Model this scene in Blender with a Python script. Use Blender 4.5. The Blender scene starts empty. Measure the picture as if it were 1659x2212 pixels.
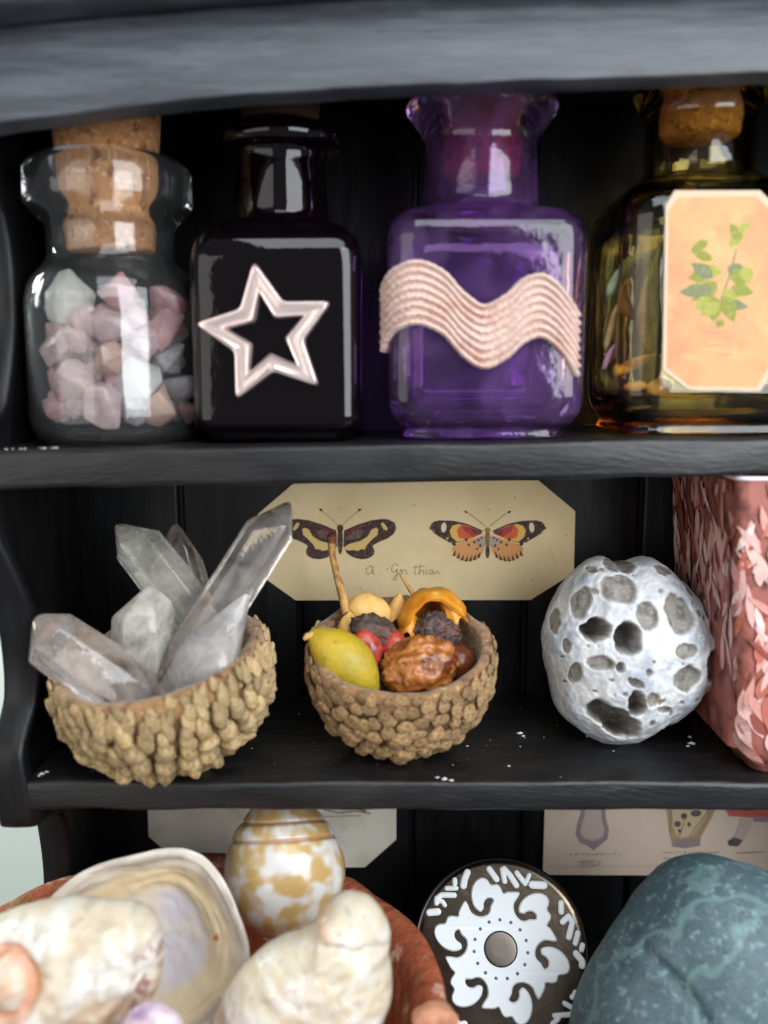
import bpy, bmesh, math, random
from mathutils import Vector, Matrix, noise, Euler
from mathutils.geometry import tessellate_polygon

random.seed(7)
R = math.radians
scene = bpy.context.scene
scene.unit_settings.scale_length = 0.01          # one unit is one centimetre
COL = scene.collection

# ------------------------------------------------------------------ camera
FPX = 2000.0                                      # focal length in the 1659 x 2212 measuring grid
TILT = R(8.5)
CAM = Vector((0.0, -12.0, 0.908))
cam_d = bpy.data.cameras.new('camera')
cam = bpy.data.objects.new('camera', cam_d); COL.objects.link(cam)
cam.location = CAM; cam.rotation_euler = (R(90) - TILT, 0, 0)
cam_d.sensor_fit = 'HORIZONTAL'; cam_d.sensor_width = 36.0; cam_d.lens = 36.0 * FPX / 1659.0
cam_d.clip_start = 0.1; cam_d.clip_end = 500
cam_d.dof.use_dof = True; cam_d.dof.focus_distance = 14.6; cam_d.dof.aperture_fstop = 0.0434 / 0.25
scene.camera = cam

# ------------------------------------------------------------------ light
world = bpy.data.worlds.new('World'); scene.world = world; world.use_nodes = True
world.node_tree.nodes['Background'].inputs[0].default_value = (0.62, 0.68, 0.75, 1)
world.node_tree.nodes['Background'].inputs[1].default_value = 0.28

def area_lamp(name, loc, target, w, h, power, color):
    d = bpy.data.lights.new(name, 'AREA'); d.shape = 'RECTANGLE'; d.size = w; d.size_y = h
    d.energy = power; d.color = color
    o = bpy.data.objects.new(name, d); COL.objects.link(o); o.location = loc
    o.rotation_euler = (Vector(target) - Vector(loc)).to_track_quat('-Z', 'Y').to_euler()
    return o
area_lamp('window_light', (16.6, -21.5, 8.0), (0, 0, -1.5), 20, 24, 10400, (0.93, 0.97, 1.0))
area_lamp('skylight', (4.0, -17.5, 22.0), (0, 0, 0), 22, 13, 4200, (0.90, 0.95, 1.0))
area_lamp('room_fill', (-34.0, -38.0, 4.0), (0, 0, -3), 46, 36, 8500, (1.0, 0.95, 0.88))  # added warm fill from the left, lifts the shelf depths
area_lamp('wall_fill', (-34.0, 14.0, 16.0), (-20, 40, -12), 16, 16, 21000, (0.95, 1.0, 0.93))  # added unseen lamp, only brightens the wall behind

vs = scene.view_settings
vs.view_transform = 'Standard'; vs.look = 'None'; vs.exposure = 0.20; vs.gamma = 1.0; vs.use_curve_mapping = False
cy = scene.cycles
cy.max_bounces = 10; cy.transmission_bounces = 9; cy.transparent_max_bounces = 8
cy.diffuse_bounces = 3; cy.glossy_bounces = 5
cy.caustics_refractive = True; cy.caustics_reflective = False; cy.blur_glossy = 0.6
cy.use_denoising = True; cy.sample_clamp_indirect = 6.0

# ------------------------------------------------------------------ measuring helpers
AX_R = Vector((1, 0, 0)); AX_U = Vector((0, math.sin(TILT), math.cos(TILT))); AX_F = Vector((0, math.cos(TILT), -math.sin(TILT)))
AX_T = -AX_F
def W(px, py, Y):
    d = AX_F + AX_R * ((px - 829.5) / FPX) - AX_U * ((py - 1106.0) / FPX)
    return CAM + d * ((Y - CAM.y) / d.y)
def SC(px, py, Y):                                # centimetres per grid pixel there
    return (W(px, py, Y) - CAM).dot(AX_F) / FPX

# ------------------------------------------------------------------ object helpers
def mesh_of(name, verts, faces, smooth=True, sharp=None):
    me = bpy.data.meshes.new(name)
    me.from_pydata([tuple(v) for v in verts], [], faces)
    me.validate(); me.update()
    if smooth:
        me.polygons.foreach_set('use_smooth', [True] * len(me.polygons))
        if sharp: me.set_sharp_from_angle(angle=R(sharp))
    return me
def link(name, me, mats, parent=None, loc=None, rot=None):
    o = bpy.data.objects.new(name, me); COL.objects.link(o)
    if mats is not None and not me.materials:
        for m in (mats if isinstance(mats, (list, tuple)) else [mats]): me.materials.append(m)
    if parent: o.parent = parent
    if loc is not None: o.location = loc
    if rot is not None: o.rotation_euler = rot
    return o
def tag(o, label, cat, group=None, kind=None):
    o['label'] = label; o['category'] = cat
    if group: o['group'] = group
    if kind: o['kind'] = kind
    return o
def empty(name, loc, label, cat, group=None):
    o = bpy.data.objects.new(name, None); COL.objects.link(o); o.location = loc
    o.empty_display_size = 0.3
    bpy.context.view_layer.update()
    return tag(o, label, cat, group)
def rel(o, parent):                               # parent, keeping world place
    o.parent = parent
    o.matrix_parent_inverse = Matrix.Translation(parent.location).inverted()
    return o
def from_bm(name, bm, smooth=True, sharp=None):
    me = bpy.data.meshes.new(name); bm.to_mesh(me); bm.free()
    if smooth:
        me.polygons.foreach_set('use_smooth', [True] * len(me.polygons))
        if sharp: me.set_sharp_from_angle(angle=R(sharp))
    return me
def box_mesh(name, x0, x1, y0, y1, z0, z1, bev=0.05, seg=3, cuts=0, wob=0.0, seed=0):
    bm = bmesh.new()
    bmesh.ops.create_cube(bm, size=1.0)
    for v in bm.verts:
        v.co = Vector(((x0 + x1) / 2 + v.co.x * (x1 - x0), (y0 + y1) / 2 + v.co.y * (y1 - y0), (z0 + z1) / 2 + v.co.z * (z1 - z0)))
    if bev: bmesh.ops.bevel(bm, geom=list(bm.edges), offset=bev, segments=seg, profile=0.5, affect='EDGES')
    if cuts:
        for i in range(1, cuts):
            x = x0 + (x1 - x0) * i / cuts
            bmesh.ops.bisect_plane(bm, geom=bm.verts[:] + bm.edges[:] + bm.faces[:], plane_co=(x, 0, 0), plane_no=(1, 0, 0))
        for v in bm.verts:
            n = noise.noise_vector(Vector((v.co.x * 1.1 + seed, v.co.y * 1.3, v.co.z * 2.0)))
            v.co += Vector((0, n.y, n.z)) * wob
    return from_bm(name, bm, True, 40)

def loft(rings, cap0=True, cap1=True, closed=True):
    n = len(rings[0]); V = [p for r in rings for p in r]; F = []
    for i in range(len(rings) - 1):
        for j in range(n if closed else n - 1):
            a = i * n + j; b = i * n + (j + 1) % n
            F.append((a, b, b + n, a + n))
    if cap0: F.append(tuple(reversed(range(n))))
    if cap1: F.append(tuple(range((len(rings) - 1) * n, len(rings) * n)))
    return V, F
def rounded_path(pts, seg=6):
    """pts: (h, z, fillet, round_fraction) -> dense list of (h, z, rf)"""
    out = []
    for i, (h, z, f, rf) in enumerate(pts):
        if f <= 0 or i in (0, len(pts) - 1): out.append((h, z, rf)); continue
        P = Vector((h, z)); A = Vector(pts[i - 1][:2]); B = Vector(pts[i + 1][:2])
        da, db = (A - P), (B - P)
        ra = min(f, da.length * 0.48); rb = min(f, db.length * 0.48)
        p0 = P + da.normalized() * ra; p1 = P + db.normalized() * rb
        for k in range(seg + 1):
            t = k / seg
            q = p0 * (1 - t) ** 2 + P * 2 * t * (1 - t) + p1 * t * t
            out.append((q.x, q.y, rf))
    return out
def ring(h, z, rf, ky=1.0, n=8):
    r = max(h * rf, 1e-4); c = h - r; pts = []
    for q in range(4):
        a0 = q * math.pi / 2
        cx = c * (1 if q in (0, 3) else -1); cyy = c * (1 if q in (0, 1) else -1)
        if c > 1e-3:
            pass
        for k in range(n + 1):
            a = a0 + k * (math.pi / 2) / n
            pts.append(Vector((cx + r * math.cos(a), (cyy + r * math.sin(a)) * ky, z)))
    return pts
def glass_mesh(name, path, ky=1.0, n=9, sharp=None):
    rings = [ring(h, z, rf, ky, n) for h, z, rf in rounded_path(path)]
    V, F = loft(rings)
    bm = bmesh.new(); vv = [bm.verts.new(v) for v in V]
    for f in F:
        try: bm.faces.new([vv[i] for i in f])
        except ValueError: pass
    bmesh.ops.remove_doubles(bm, verts=bm.verts, dist=1e-5)
    bmesh.ops.recalc_face_normals(bm, faces=bm.faces)
    return from_bm(name, bm, True, sharp)
def lathe_mesh(name, path, n=48, sharp=None):
    rings = [[Vector((h * math.cos(2 * math.pi * k / n), h * math.sin(2 * math.pi * k / n), z)) for k in range(n)] for h, z in path]
    V, F = loft(rings)
    bm = bmesh.new(); vv = [bm.verts.new(v) for v in V]
    for f in F:
        try: bm.faces.new([vv[i] for i in f])
        except ValueError: pass
    bmesh.ops.remove_doubles(bm, verts=bm.verts, dist=1e-5)
    bmesh.ops.recalc_face_normals(bm, faces=bm.faces)
    return from_bm(name, bm, True, sharp)
def tube_mesh(name, pts, radii, n=10, flat=1.0, upv=Vector((0, 0, 1))):
    rings = []
    for i, p in enumerate(pts):
        t = (pts[min(i + 1, len(pts) - 1)] - pts[max(i - 1, 0)]).normalized()
        a = t.cross(upv)
        if a.length < 1e-4: a = t.cross(Vector((1, 0, 0.1)))
        a.normalize(); b = a.cross(t).normalized()
        r = radii[i] if isinstance(radii, (list, tuple)) else radii
        rings.append([p + a * (r * math.cos(2 * math.pi * k / n)) + b * (r * flat * math.sin(2 * math.pi * k / n)) for k in range(n)])
    V, F = loft(rings)
    bm = bmesh.new(); vv = [bm.verts.new(v) for v in V]
    for f in F: bm.faces.new([vv[i] for i in f])
    bmesh.ops.recalc_face_normals(bm, faces=bm.faces)
    return from_bm(name, bm, True, 60)
def ico_mesh(name, sub, fn, colors=False, sharp=None):
    bm = bmesh.new(); bmesh.ops.create_icosphere(bm, subdivisions=sub, radius=1.0)
    cols = []
    for v in bm.verts:
        r = fn(v.co.normalized())
        if colors: v.co = r[0]; cols.append(r[1])
        else: v.co = r
    me = from_bm(name, bm, True, sharp)
    if colors:
        at = me.color_attributes.new('pigment', 'FLOAT_COLOR', 'POINT')
        at.data.foreach_set('color', [c for q in cols for c in (q[0], q[1], q[2], 1.0)])
    return me
def fbm(p, o=4): return noise.fractal(p, 1.0, 2.0, o)
def lerp(a, b, t): return a + (b - a) * t
def mixc(a, b, t): return tuple(lerp(x, y, t) for x, y in zip(a, b))
def sm(e0, e1, x):
    t = min(1, max(0, (x - e0) / (e1 - e0))); return t * t * (3 - 2 * t)
def polar_fn(pts, c, soft=2):
    """closed outline in pixels -> radius as a function of angle (y up), smoothed"""
    L = sorted((math.atan2(-(y - c[1]), x - c[0]), math.hypot(x - c[0], y - c[1])) for x, y in pts)
    N = 240; tab = []
    for i in range(N):
        a = -math.pi + 2 * math.pi * i / N
        k = 0
        while k < len(L) and L[k][0] < a: k += 1
        a1, r1 = L[k % len(L)]; a0, r0 = L[k - 1]
        if k == 0: a0 -= 2 * math.pi
        if k == len(L): a1 += 2 * math.pi
        tab.append(lerp(r0, r1, (a - a0) / max(a1 - a0, 1e-6)))
    for _ in range(soft): tab = [(tab[i - 1] + 2 * tab[i] + tab[(i + 1) % N]) / 4 for i in range(N)]
    def f(a):
        u = (a + math.pi) / (2 * math.pi) * N
        i = int(math.floor(u)); t = u - i
        return lerp(tab[i % N], tab[(i + 1) % N], t)
    return f

# ------------------------------------------------------------------ materials
def lin(*c): return tuple(((v / 255 + 0.055) / 1.055) ** 2.4 if v > 10 else v / 255 / 12.92 for v in c)
def new_mat(name):
    m = bpy.data.materials.new(name); m.use_nodes = True
    nt = m.node_tree; b = nt.nodes['Principled BSDF']
    return m, nt, b
def pm(name, col, rough=0.5, metal=0.0, spec=0.5, vary=0.0, noise_col=None, bump=None, rough_var=0.0, trans=0.0, ior=1.5, coat=0.0, sss=0.0, attr=False, scale=(1, 1, 1), sheen=0.0):
    """noise_col: list of (scale, colour2, lo, hi, detail); bump: list of (scale, strength, distance)"""
    m, nt, b = new_mat(name); N = nt.nodes; K = nt.links
    b.inputs['Roughness'].default_value = rough; b.inputs['Metallic'].default_value = metal
    b.inputs['Specular IOR Level'].default_value = spec; b.inputs['IOR'].default_value = ior
    b.inputs['Transmission Weight'].default_value = trans; b.inputs['Coat Weight'].default_value = coat
    b.inputs['Coat Roughness'].default_value = 0.08
    if sheen: b.inputs['Sheen Weight'].default_value = sheen
    if sss:
        b.inputs['Subsurface Weight'].default_value = sss; b.inputs['Subsurface Radius'].default_value = (0.3, 0.2, 0.15); b.inputs['Subsurface Scale'].default_value = 0.25
    tc = N.new('ShaderNodeTexCoord'); mp = N.new('ShaderNodeMapping'); mp.inputs['Scale'].default_value = scale
    K.new(tc.outputs['Object'], mp.inputs['Vector'])
    if attr:
        a = N.new('ShaderNodeAttribute'); a.attribute_name = 'pigment'; cur = a.outputs['Color']
    else:
        rgb = N.new('ShaderNodeRGB'); rgb.outputs[0].default_value = (*col, 1); cur = rgb.outputs[0]
    for q in (noise_col or []):
        sc_, c2, lo, hi, det = q
        t = N.new('ShaderNodeTexNoise'); t.inputs['Scale'].default_value = sc_; t.inputs['Detail'].default_value = det; t.inputs['Roughness'].default_value = 0.6
        K.new(mp.outputs[0], t.inputs['Vector'])
        r = N.new('ShaderNodeMapRange'); r.inputs[1].default_value = lo; r.inputs[2].default_value = hi; r.interpolation_type = 'SMOOTHSTEP'
        K.new(t.outputs['Fac'], r.inputs[0])
        x = N.new('ShaderNodeMix'); x.data_type = 'RGBA'
        K.new(r.outputs[0], x.inputs[0]); K.new(cur, x.inputs[6]); x.inputs[7].default_value = (*c2, 1); cur = x.outputs[2]
    if vary:
        oi = N.new('ShaderNodeObjectInfo'); mr = N.new('ShaderNodeMapRange'); mr.inputs[3].default_value = 1 - vary; mr.inputs[4].default_value = 1 + vary
        K.new(oi.outputs['Random'], mr.inputs[0]); hs = N.new('ShaderNodeHueSaturation'); K.new(mr.outputs[0], hs.inputs['Value']); K.new(cur, hs.inputs['Color']); cur = hs.outputs[0]
    K.new(cur, b.inputs['Base Color'])
    prev = None
    for sc_, st, di in (bump or []):
        t = N.new('ShaderNodeTexNoise'); t.inputs['Scale'].default_value = sc_; t.inputs['Detail'].default_value = 5
        K.new(mp.outputs[0], t.inputs['Vector'])
        bp = N.new('ShaderNodeBump'); bp.inputs['Strength'].default_value = st; bp.inputs['Distance'].default_value = di
        K.new(t.outputs['Fac'], bp.inputs['Height'])
        if prev: K.new(prev, bp.inputs['Normal'])
        prev = bp.outputs[0]
    if prev: K.new(prev, b.inputs['Normal'])
    if rough_var:
        t = N.new('ShaderNodeTexNoise'); t.inputs['Scale'].default_value = 2.5; t.inputs['Detail'].default_value = 6
        K.new(mp.outputs[0], t.inputs['Vector'])
        r = N.new('ShaderNodeMapRange'); r.inputs[1].default_value = 0.3; r.inputs[2].default_value = 0.7; r.inputs[3].default_value = rough - rough_var; r.inputs[4].default_value = rough + rough_var
        K.new(t.outputs['Fac'], r.inputs[0]); K.new(r.outputs[0], b.inputs['Roughness'])
    return m
def glass_mat(name, tint, rough=0.01, bump=0.03, bscale=1.6, density=0.0):
    m = pm(name, (1, 1, 1), rough=rough, trans=1.0, ior=1.5, bump=[(bscale, bump, 0.15)])
    if density:
        nt = m.node_tree; v = nt.nodes.new('ShaderNodeVolumeAbsorption')
        v.inputs['Color'].default_value = (*tint, 1); v.inputs['Density'].default_value = density
        nt.links.new(v.outputs[0], nt.nodes['Material Output'].inputs['Volume'])
    else:
        nt = m.node_tree
        for n in nt.nodes:
            if n.type == 'RGB': n.outputs[0].default_value = (*tint, 1)
    return m
def crystal_mat(name, tint, lo, hi, cloud, rough=0.07, sc_=1.3):
    """clear quartz with milky veils through it"""
    m, nt, b = new_mat(name); N = nt.nodes; K = nt.links
    b.inputs['Base Color'].default_value = (*tint, 1); b.inputs['Roughness'].default_value = rough
    b.inputs['Transmission Weight'].default_value = 1.0; b.inputs['IOR'].default_value = 1.54
    d = N.new('ShaderNodeBsdfPrincipled'); d.inputs['Base Color'].default_value = (*cloud, 1); d.inputs['Roughness'].default_value = 0.22
    tr = N.new('ShaderNodeBsdfTranslucent'); tr.inputs['Color'].default_value = (*cloud, 1)
    mx0 = N.new('ShaderNodeMixShader'); mx0.inputs[0].default_value = 0.35
    K.new(d.outputs[0], mx0.inputs[1]); K.new(tr.outputs[0], mx0.inputs[2])
    tc = N.new('ShaderNodeTexCoord'); t = N.new('ShaderNodeTexNoise'); t.inputs['Scale'].default_value = sc_; t.inputs['Detail'].default_value = 6; t.inputs['Roughness'].default_value = 0.65
    t.inputs['Distortion'].default_value = 0.6
    K.new(tc.outputs['Object'], t.inputs['Vector'])
    r = N.new('ShaderNodeMapRange'); r.inputs[1].default_value = 0.32; r.inputs[2].default_value = 0.7; r.inputs[3].default_value = lo; r.inputs[4].default_value = hi
    K.new(t.outputs['Fac'], r.inputs[0])
    mx = N.new('ShaderNodeMixShader'); K.new(r.outputs[0], mx.inputs[0]); K.new(b.outputs[0], mx.inputs[1]); K.new(mx0.outputs[0], mx.inputs[2])
    K.new(mx.outputs[0], N['Material Output'].inputs['Surface'])
    bp = N.new('ShaderNodeBump'); bp.inputs['Strength'].default_value = 0.25; bp.inputs['Distance'].default_value = 0.04
    t2 = N.new('ShaderNodeTexNoise'); t2.inputs['Scale'].default_value = 5; t2.inputs['Detail'].default_value = 4
    K.new(tc.outputs['Object'], t2.inputs['Vector']); K.new(t2.outputs['Fac'], bp.inputs['Height'])
    K.new(bp.outputs[0], b.inputs['Normal']); K.new(bp.outputs[0], d.inputs['Normal'])
    return m

BLACK = pm('black_painted_wood', (0.0075, 0.0072, 0.008), 0.40, spec=0.5, noise_col=[(3.0, (0.015, 0.0145, 0.015), 0.4, 0.75, 6), (7.0, (0.09, 0.088, 0.085), 0.70, 0.78, 8)],
           bump=[(2.0, 0.25, 0.08), (14.0, 0.30, 0.03), (40.0, 0.2, 0.01)], rough_var=0.09, scale=(0.35, 1, 1.6))
BLACK_V = pm('black_painted_plank', (0.004, 0.004, 0.0048), 0.45, spec=0.35, noise_col=[(3.0, (0.008, 0.008, 0.009), 0.4, 0.75, 6)],
             bump=[(2.0, 0.25, 0.08), (14.0, 0.15, 0.03)], rough_var=0.08, scale=(1.6, 1, 0.35))
FASCIA = pm('lit_worn_black_wood', (0.038, 0.044, 0.054), 0.50, spec=0.6, noise_col=[(2.5, (0.076, 0.085, 0.10), 0.42, 0.7, 8), (9, (0.02, 0.02, 0.022), 0.55, 0.75, 4), (5, (0.15, 0.15, 0.16), 0.66, 0.78, 8)],
            bump=[(3.0, 0.25, 0.08), (16.0, 0.25, 0.03)], rough_var=0.08, scale=(0.25, 1, 2.2))  # worn black wood; blue-grey window light put into its base colour
WALL = pm('pale_wall', (0.74, 0.80, 0.74), 0.9)
CORK = pm('cork', lin(186, 130, 82), 0.85, noise_col=[(7, lin(120, 66, 34), 0.52, 0.68, 6), (16, lin(222, 178, 122), 0.55, 0.7, 3)], bump=[(9, 0.7, 0.06)])
CORK_RED = pm('dark_cork', lin(150, 84, 50), 0.85, noise_col=[(7, lin(92, 46, 26), 0.5, 0.66, 6)], bump=[(9, 0.7, 0.06)])
CORK_DARK = pm('blackened_cork', lin(60, 36, 26), 0.9, bump=[(9, 0.7, 0.06)])
CLEAR = pm('clear_glass', (0.97, 0.985, 0.98), 0.008, trans=0.988, ior=1.5, bump=[(1.6, 0.06, 0.15)])
BLACKGLASS = pm('black_glass', (0.0025, 0.001, 0.0018), 0.03, spec=0.42, ior=1.5, bump=[(1.2, 0.05, 0.15)])
PURPLE = pm('purple_glass', (0.70, 0.36, 0.95), 0.03, trans=0.94, ior=1.5, bump=[(1.8, 0.12, 0.15)])
_n = PURPLE.node_tree.nodes; _t = _n.new('ShaderNodeTexNoise'); _t.inputs['Scale'].default_value = 1.1; _t.inputs['Detail'].default_value = 5; _t.inputs['Distortion'].default_value = 1.2
_r = _n.new('ShaderNodeMapRange'); _r.inputs[1].default_value = 0.35; _r.inputs[2].default_value = 0.7; _r.inputs[3].default_value = 0.998; _r.inputs[4].default_value = 0.93
PURPLE.node_tree.links.new([q for q in _n if q.type == 'TEX_COORD'][0].outputs['Object'], _t.inputs['Vector'])
PURPLE.node_tree.links.new(_t.outputs['Fac'], _r.inputs[0]); PURPLE.node_tree.links.new(_r.outputs[0], _n['Principled BSDF'].inputs['Transmission Weight'])
YELLOW = glass_mat('amber_yellow_glass', (0.95, 0.80, 0.02), 0.012, 0.05, 1.8, density=3.6)
STARMETAL = pm('rose_silver_metal', lin(238, 216, 210), 0.30, metal=0.8, bump=[(6, 0.15, 0.03)])
ACORN = pm('acorn_scale', lin(184, 158, 114), 0.8, vary=0.3, noise_col=[(2.6, lin(126, 100, 66), 0.48, 0.68, 6), (7, lin(212, 190, 148), 0.55, 0.75, 5)], bump=[(3, 0.5, 0.15), (10, 0.5, 0.06)])
ACORN_OUT = pm('acorn_cup_outside', lin(96, 70, 42), 0.95, noise_col=[(5, lin(140, 108, 68), 0.5, 0.7, 6)], bump=[(10, 0.8, 0.05)])  # wall darkened to paint crevice shade between the scales
ACORN_IN = pm('acorn_cup_flesh', lin(150, 112, 72), 0.9, noise_col=[(5, lin(88, 54, 32), 0.45, 0.7, 6), (14, lin(190, 160, 118), 0.55, 0.7, 3)], bump=[(10, 0.8, 0.05)], sheen=0.3)
ACORN2 = pm('acorn_scale_tan', lin(188, 152, 106), 0.9, vary=0.26, noise_col=[(2.6, lin(134, 100, 64), 0.48, 0.7, 6), (7, lin(212, 182, 138), 0.55, 0.75, 5)], bump=[(3, 0.7, 0.18), (9, 0.7, 0.08)])
PAPER = pm('aged_cream_paper', lin(240, 218, 172), 0.8, noise_col=[(0.8, lin(228, 202, 152), 0.4, 0.75, 5), (30, lin(232, 208, 164), 0.5, 0.8, 2)], bump=[(40, 0.08, 0.01)])
PAPER2 = pm('pale_grey_paper', lin(232, 224, 210), 0.8, noise_col=[(1.0, lin(196, 188, 172), 0.4, 0.75, 5)], bump=[(40, 0.08, 0.01)])
PAPER3 = pm('pinkish_beige_paper', lin(224, 204, 186), 0.8, noise_col=[(1.2, lin(212, 190, 172), 0.4, 0.75, 5)], bump=[(40, 0.08, 0.01)])
LABELPAPER = pm('tan_label_paper', lin(204, 154, 108), 0.75, noise_col=[(1.3, lin(196, 136, 100), 0.42, 0.7, 6), (3, lin(208, 166, 114), 0.5, 0.75, 4)], bump=[(30, 0.1, 0.01)])
LABELEDGE = pm('label_white_edge', lin(196, 176, 150), 0.8)
INK = {}
def ink(name, *rgb):
    if name not in INK: INK[name] = pm('ink_' + name, lin(*rgb), 0.75, noise_col=[(26, mixc(lin(*rgb), lin(222, 196, 148), 0.28), 0.5, 0.75, 2)])
    return INK[name]

# ------------------------------------------------------------------ flat print helper
class Print:
    """flat inked shapes on a surface; P(u, v, h) gives a world point h above the surface"""
    def __init__(s, P): s.P = P; s.V = []; s.F = []; s.M = []; s.mats = []; s.h = 0.004
    def mi(s, m):
        if m not in s.mats: s.mats.append(m)
        return s.mats.index(m)
    def poly(s, pts, m, lift=None):
        if lift is None: s.h += 0.00022; lift = s.h
        b = len(s.V); s.V += [s.P(x, y, lift) for x, y in pts]; s.F.append(tuple(range(b, b + len(pts)))); s.M.append(s.mi(m))
    def line(s, pts, w, m):
        s.h += 0.00022
        for i in range(len(pts) - 1):
            (x0, y0), (x1, y1) = pts[i], pts[i + 1]
            L = math.hypot(x1 - x0, y1 - y0) or 1; nx, ny = -(y1 - y0) / L * w / 2, (x1 - x0) / L * w / 2
            ex, ey = (x1 - x0) / L * w * .3, (y1 - y0) / L * w * .3
            s.poly([(x0 + nx - ex, y0 + ny - ey), (x1 + nx + ex, y1 + ny + ey), (x1 - nx + ex, y1 - ny + ey), (x0 - nx - ex, y0 - ny - ey)], m, s.h + 0.00003 * (i % 3))
    def ell(s, x, y, rx, ry, m, rot=0, n=14):
        c, q = math.cos(R(rot)), math.sin(R(rot))
        s.poly([(x + rx * math.cos(a) * c - ry * math.sin(a) * q, y + rx * math.cos(a) * q + ry * math.sin(a) * c) for a in [2 * math.pi * k / n for k in range(n)]], m)
    def leaf(s, x, y, L, w, rot, m, n=7):
        c, q = math.cos(R(rot)), math.sin(R(rot)); pts = []
        for k in range(n + 1): t = k / n; pts.append((t * L, w * math.sin(math.pi * t ** 0.8)))
        for k in range(n - 1, 0, -1): t = k / n; pts.append((t * L, -w * math.sin(math.pi * t ** 0.8)))
        s.poly([(x + a * c - b * q, y + a * q + b * c) for a, b in pts], m)
    def build(s, name, parent):
        me = bpy.data.meshes.new(name); me.from_pydata([tuple(v) for v in s.V], [], s.F); me.update()
        for m in s.mats: me.materials.append(m)
        me.polygons.foreach_set('material_index', s.M)
        bm = bmesh.new(); bm.from_mesh(me); bmesh.ops.triangulate(bm, faces=bm.faces, ngon_method='EAR_CLIP'); bm.to_mesh(me); bm.free()
        o = link(name, me, None); rel(o, parent); return o
def card_mesh(name, pts_world, n, th=0.025):
    k = len(pts_world)
    V = [p + n * th for p in pts_world] + list(pts_world)
    F = [tuple(range(k)), tuple(reversed(range(k, 2 * k)))] + [(i, k + i, k + (i + 1) % k, (i + 1) % k) for i in range(k)]
    bm = bmesh.new(); vv = [bm.verts.new(v) for v in V]
    for f in F: bm.faces.new([vv[i] for i in f])
    bmesh.ops.recalc_face_normals(bm, faces=bm.faces)
    return from_bm(name, bm, False)

# ================================================================== setting
me = mesh_of('wall', [(-140, 45, -70), (140, 45, -70), (140, 45, 70), (-140, 45, 70)], [(0, 1, 2, 3)], False)
wall = link('wall', me, WALL); wall['kind'] = 'structure'; wall['label'] = 'pale greenish white wall seen past the cabinet side'

# ================================================================== cabinet
BACK = 3.5; S2T = math.radians(1.0); Z3 = -4.63; Z4 = -9.2
cab = empty('display_cabinet', (0, 1.5, Z4), 'small black painted wooden cabinet with open shelves and arched top rail', 'cabinet')
def shelf(name, z, th, y0, x0=-5.0, x1=8.0, tilt=0.0, bev=0.07, seed=0):
    me = box_mesh(name, x0, x1, y0, BACK + 0.02, -th, 0, bev, 4, 26, 0.035, seed)
    o = link(name, me, BLACK, None, (0, 0, z), (0, -tilt, 0)); return rel(o, cab)
shelf('shelf', 0.0, 0.50, 0.0, x0=-5.6, tilt=S2T, seed=3)
shelf('shelf', Z3, 0.42, 0.0, x0=-4.95, seed=11)
shelf('base_shelf', Z4, 0.6, -5.0, x0=-4.95, seed=19)
shelf('top_board', 5.45, 0.4, 0.3, x0=-5.6, seed=23)
gx = [-5.3, -3.45, -1.45, 0.5, 2.42, 4.36, 6.3, 8.2]
for i in range(len(gx) - 1):
    me = box_mesh('back_plank', gx[i] + 0.035, gx[i + 1] - 0.035, BACK, BACK + 0.3, -9.8, 5.4, 0.06, 3)
    rel(link('back_plank', me, BLACK_V), cab)
me = box_mesh('back_board', -5.25, 8.2, BACK + 0.12, BACK + 0.38, -9.75, 5.35, 0, 1); rel(link('back_board', me, BLACK_V), cab)
# left side board: scalloped front edge, lofted through the height
st = [(5.4, -5.75, -5.35, -5.2, -0.2), (4.2, -5.6, -5.3, -5.2, 0.1), (3.0, -5.48, -5.14, -5.14, 1.0), (1.6, -5.45, -5.12, -5.12, 1.12), (0.5, -5.5, -5.15, -5.15, 0.7),
      (0.0, -5.6, -5.25, -5.2, 0.1), (-0.6, -5.6, -5.2, -5.17, -0.05), (-1.25, -5.5, -5.06, -5.16, 0.0), (-1.8, -5.38, -4.92, -5.15, 0.15), (-2.3, -5.34, -4.83, -5.15, 0.3), (-3.0, -5.33, -4.81, -5.15, 0.42),
      (-3.6, -5.33, -4.84, -5.15, 0.38), (-4.0, -5.36, -4.9, -5.15, 0.12), (-4.25, -5.38, -4.92, -5.1, -0.02), (-4.7, -5.36, -4.88, -4.98, -0.04), (-5.1, -5.34, -4.86, -4.96, 0.0), (-5.35, -5.36, -4.88, -4.96, 0.12),
      (-5.55, -5.4, -4.9, -4.96, 0.7), (-5.75, -5.44, -4.94, -4.97, 1.3), (-6.1, -5.46, -4.96, -4.98, 1.62), (-7.0, -5.46, -4.96, -4.98, 1.75), (-8.2, -5.46, -4.96, -4.98, 1.6), (-9.75, -5.46, -4.96, -4.98, 1.2)]
def cat(a, b, c, d, t): return 0.5 * ((2 * b) + (c - a) * t + (2 * a - 5 * b + 4 * c - d) * t * t + (3 * b - a - 3 * c + d) * t ** 3)
rings = []
for i in range(len(st) - 1):
    for k in range(5):
        t = k / 5; q = [st[max(i - 1, 0)], st[i], st[i + 1], st[min(i + 2, len(st) - 1)]]
        z = lerp(st[i][0], st[i + 1][0], t)
        xo, xf, xb, yf = [cat(q[0][j], q[1][j], q[2][j], q[3][j], t) for j in (1, 2, 3, 4)]
        w = noise.noise(Vector((z * 1.7, 3, 1))) * 0.03
        b = 0.07
        rings.append([Vector(p) for p in [(xo, yf + b, z), (xo + b * .3, yf + b * .3, z), (xo + b, yf, z), ((xo + xf) / 2, yf - 0.015 + w, z), (xf - b, yf, z), (xf - b * .3, yf + b * .3, z), (xf, yf + b, z), (xf + w * .5, yf + 0.22, z), (xb, yf + 0.5, z), (xb, BACK + 0.1, z), (xo, BACK + 0.1, z)]])
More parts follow.
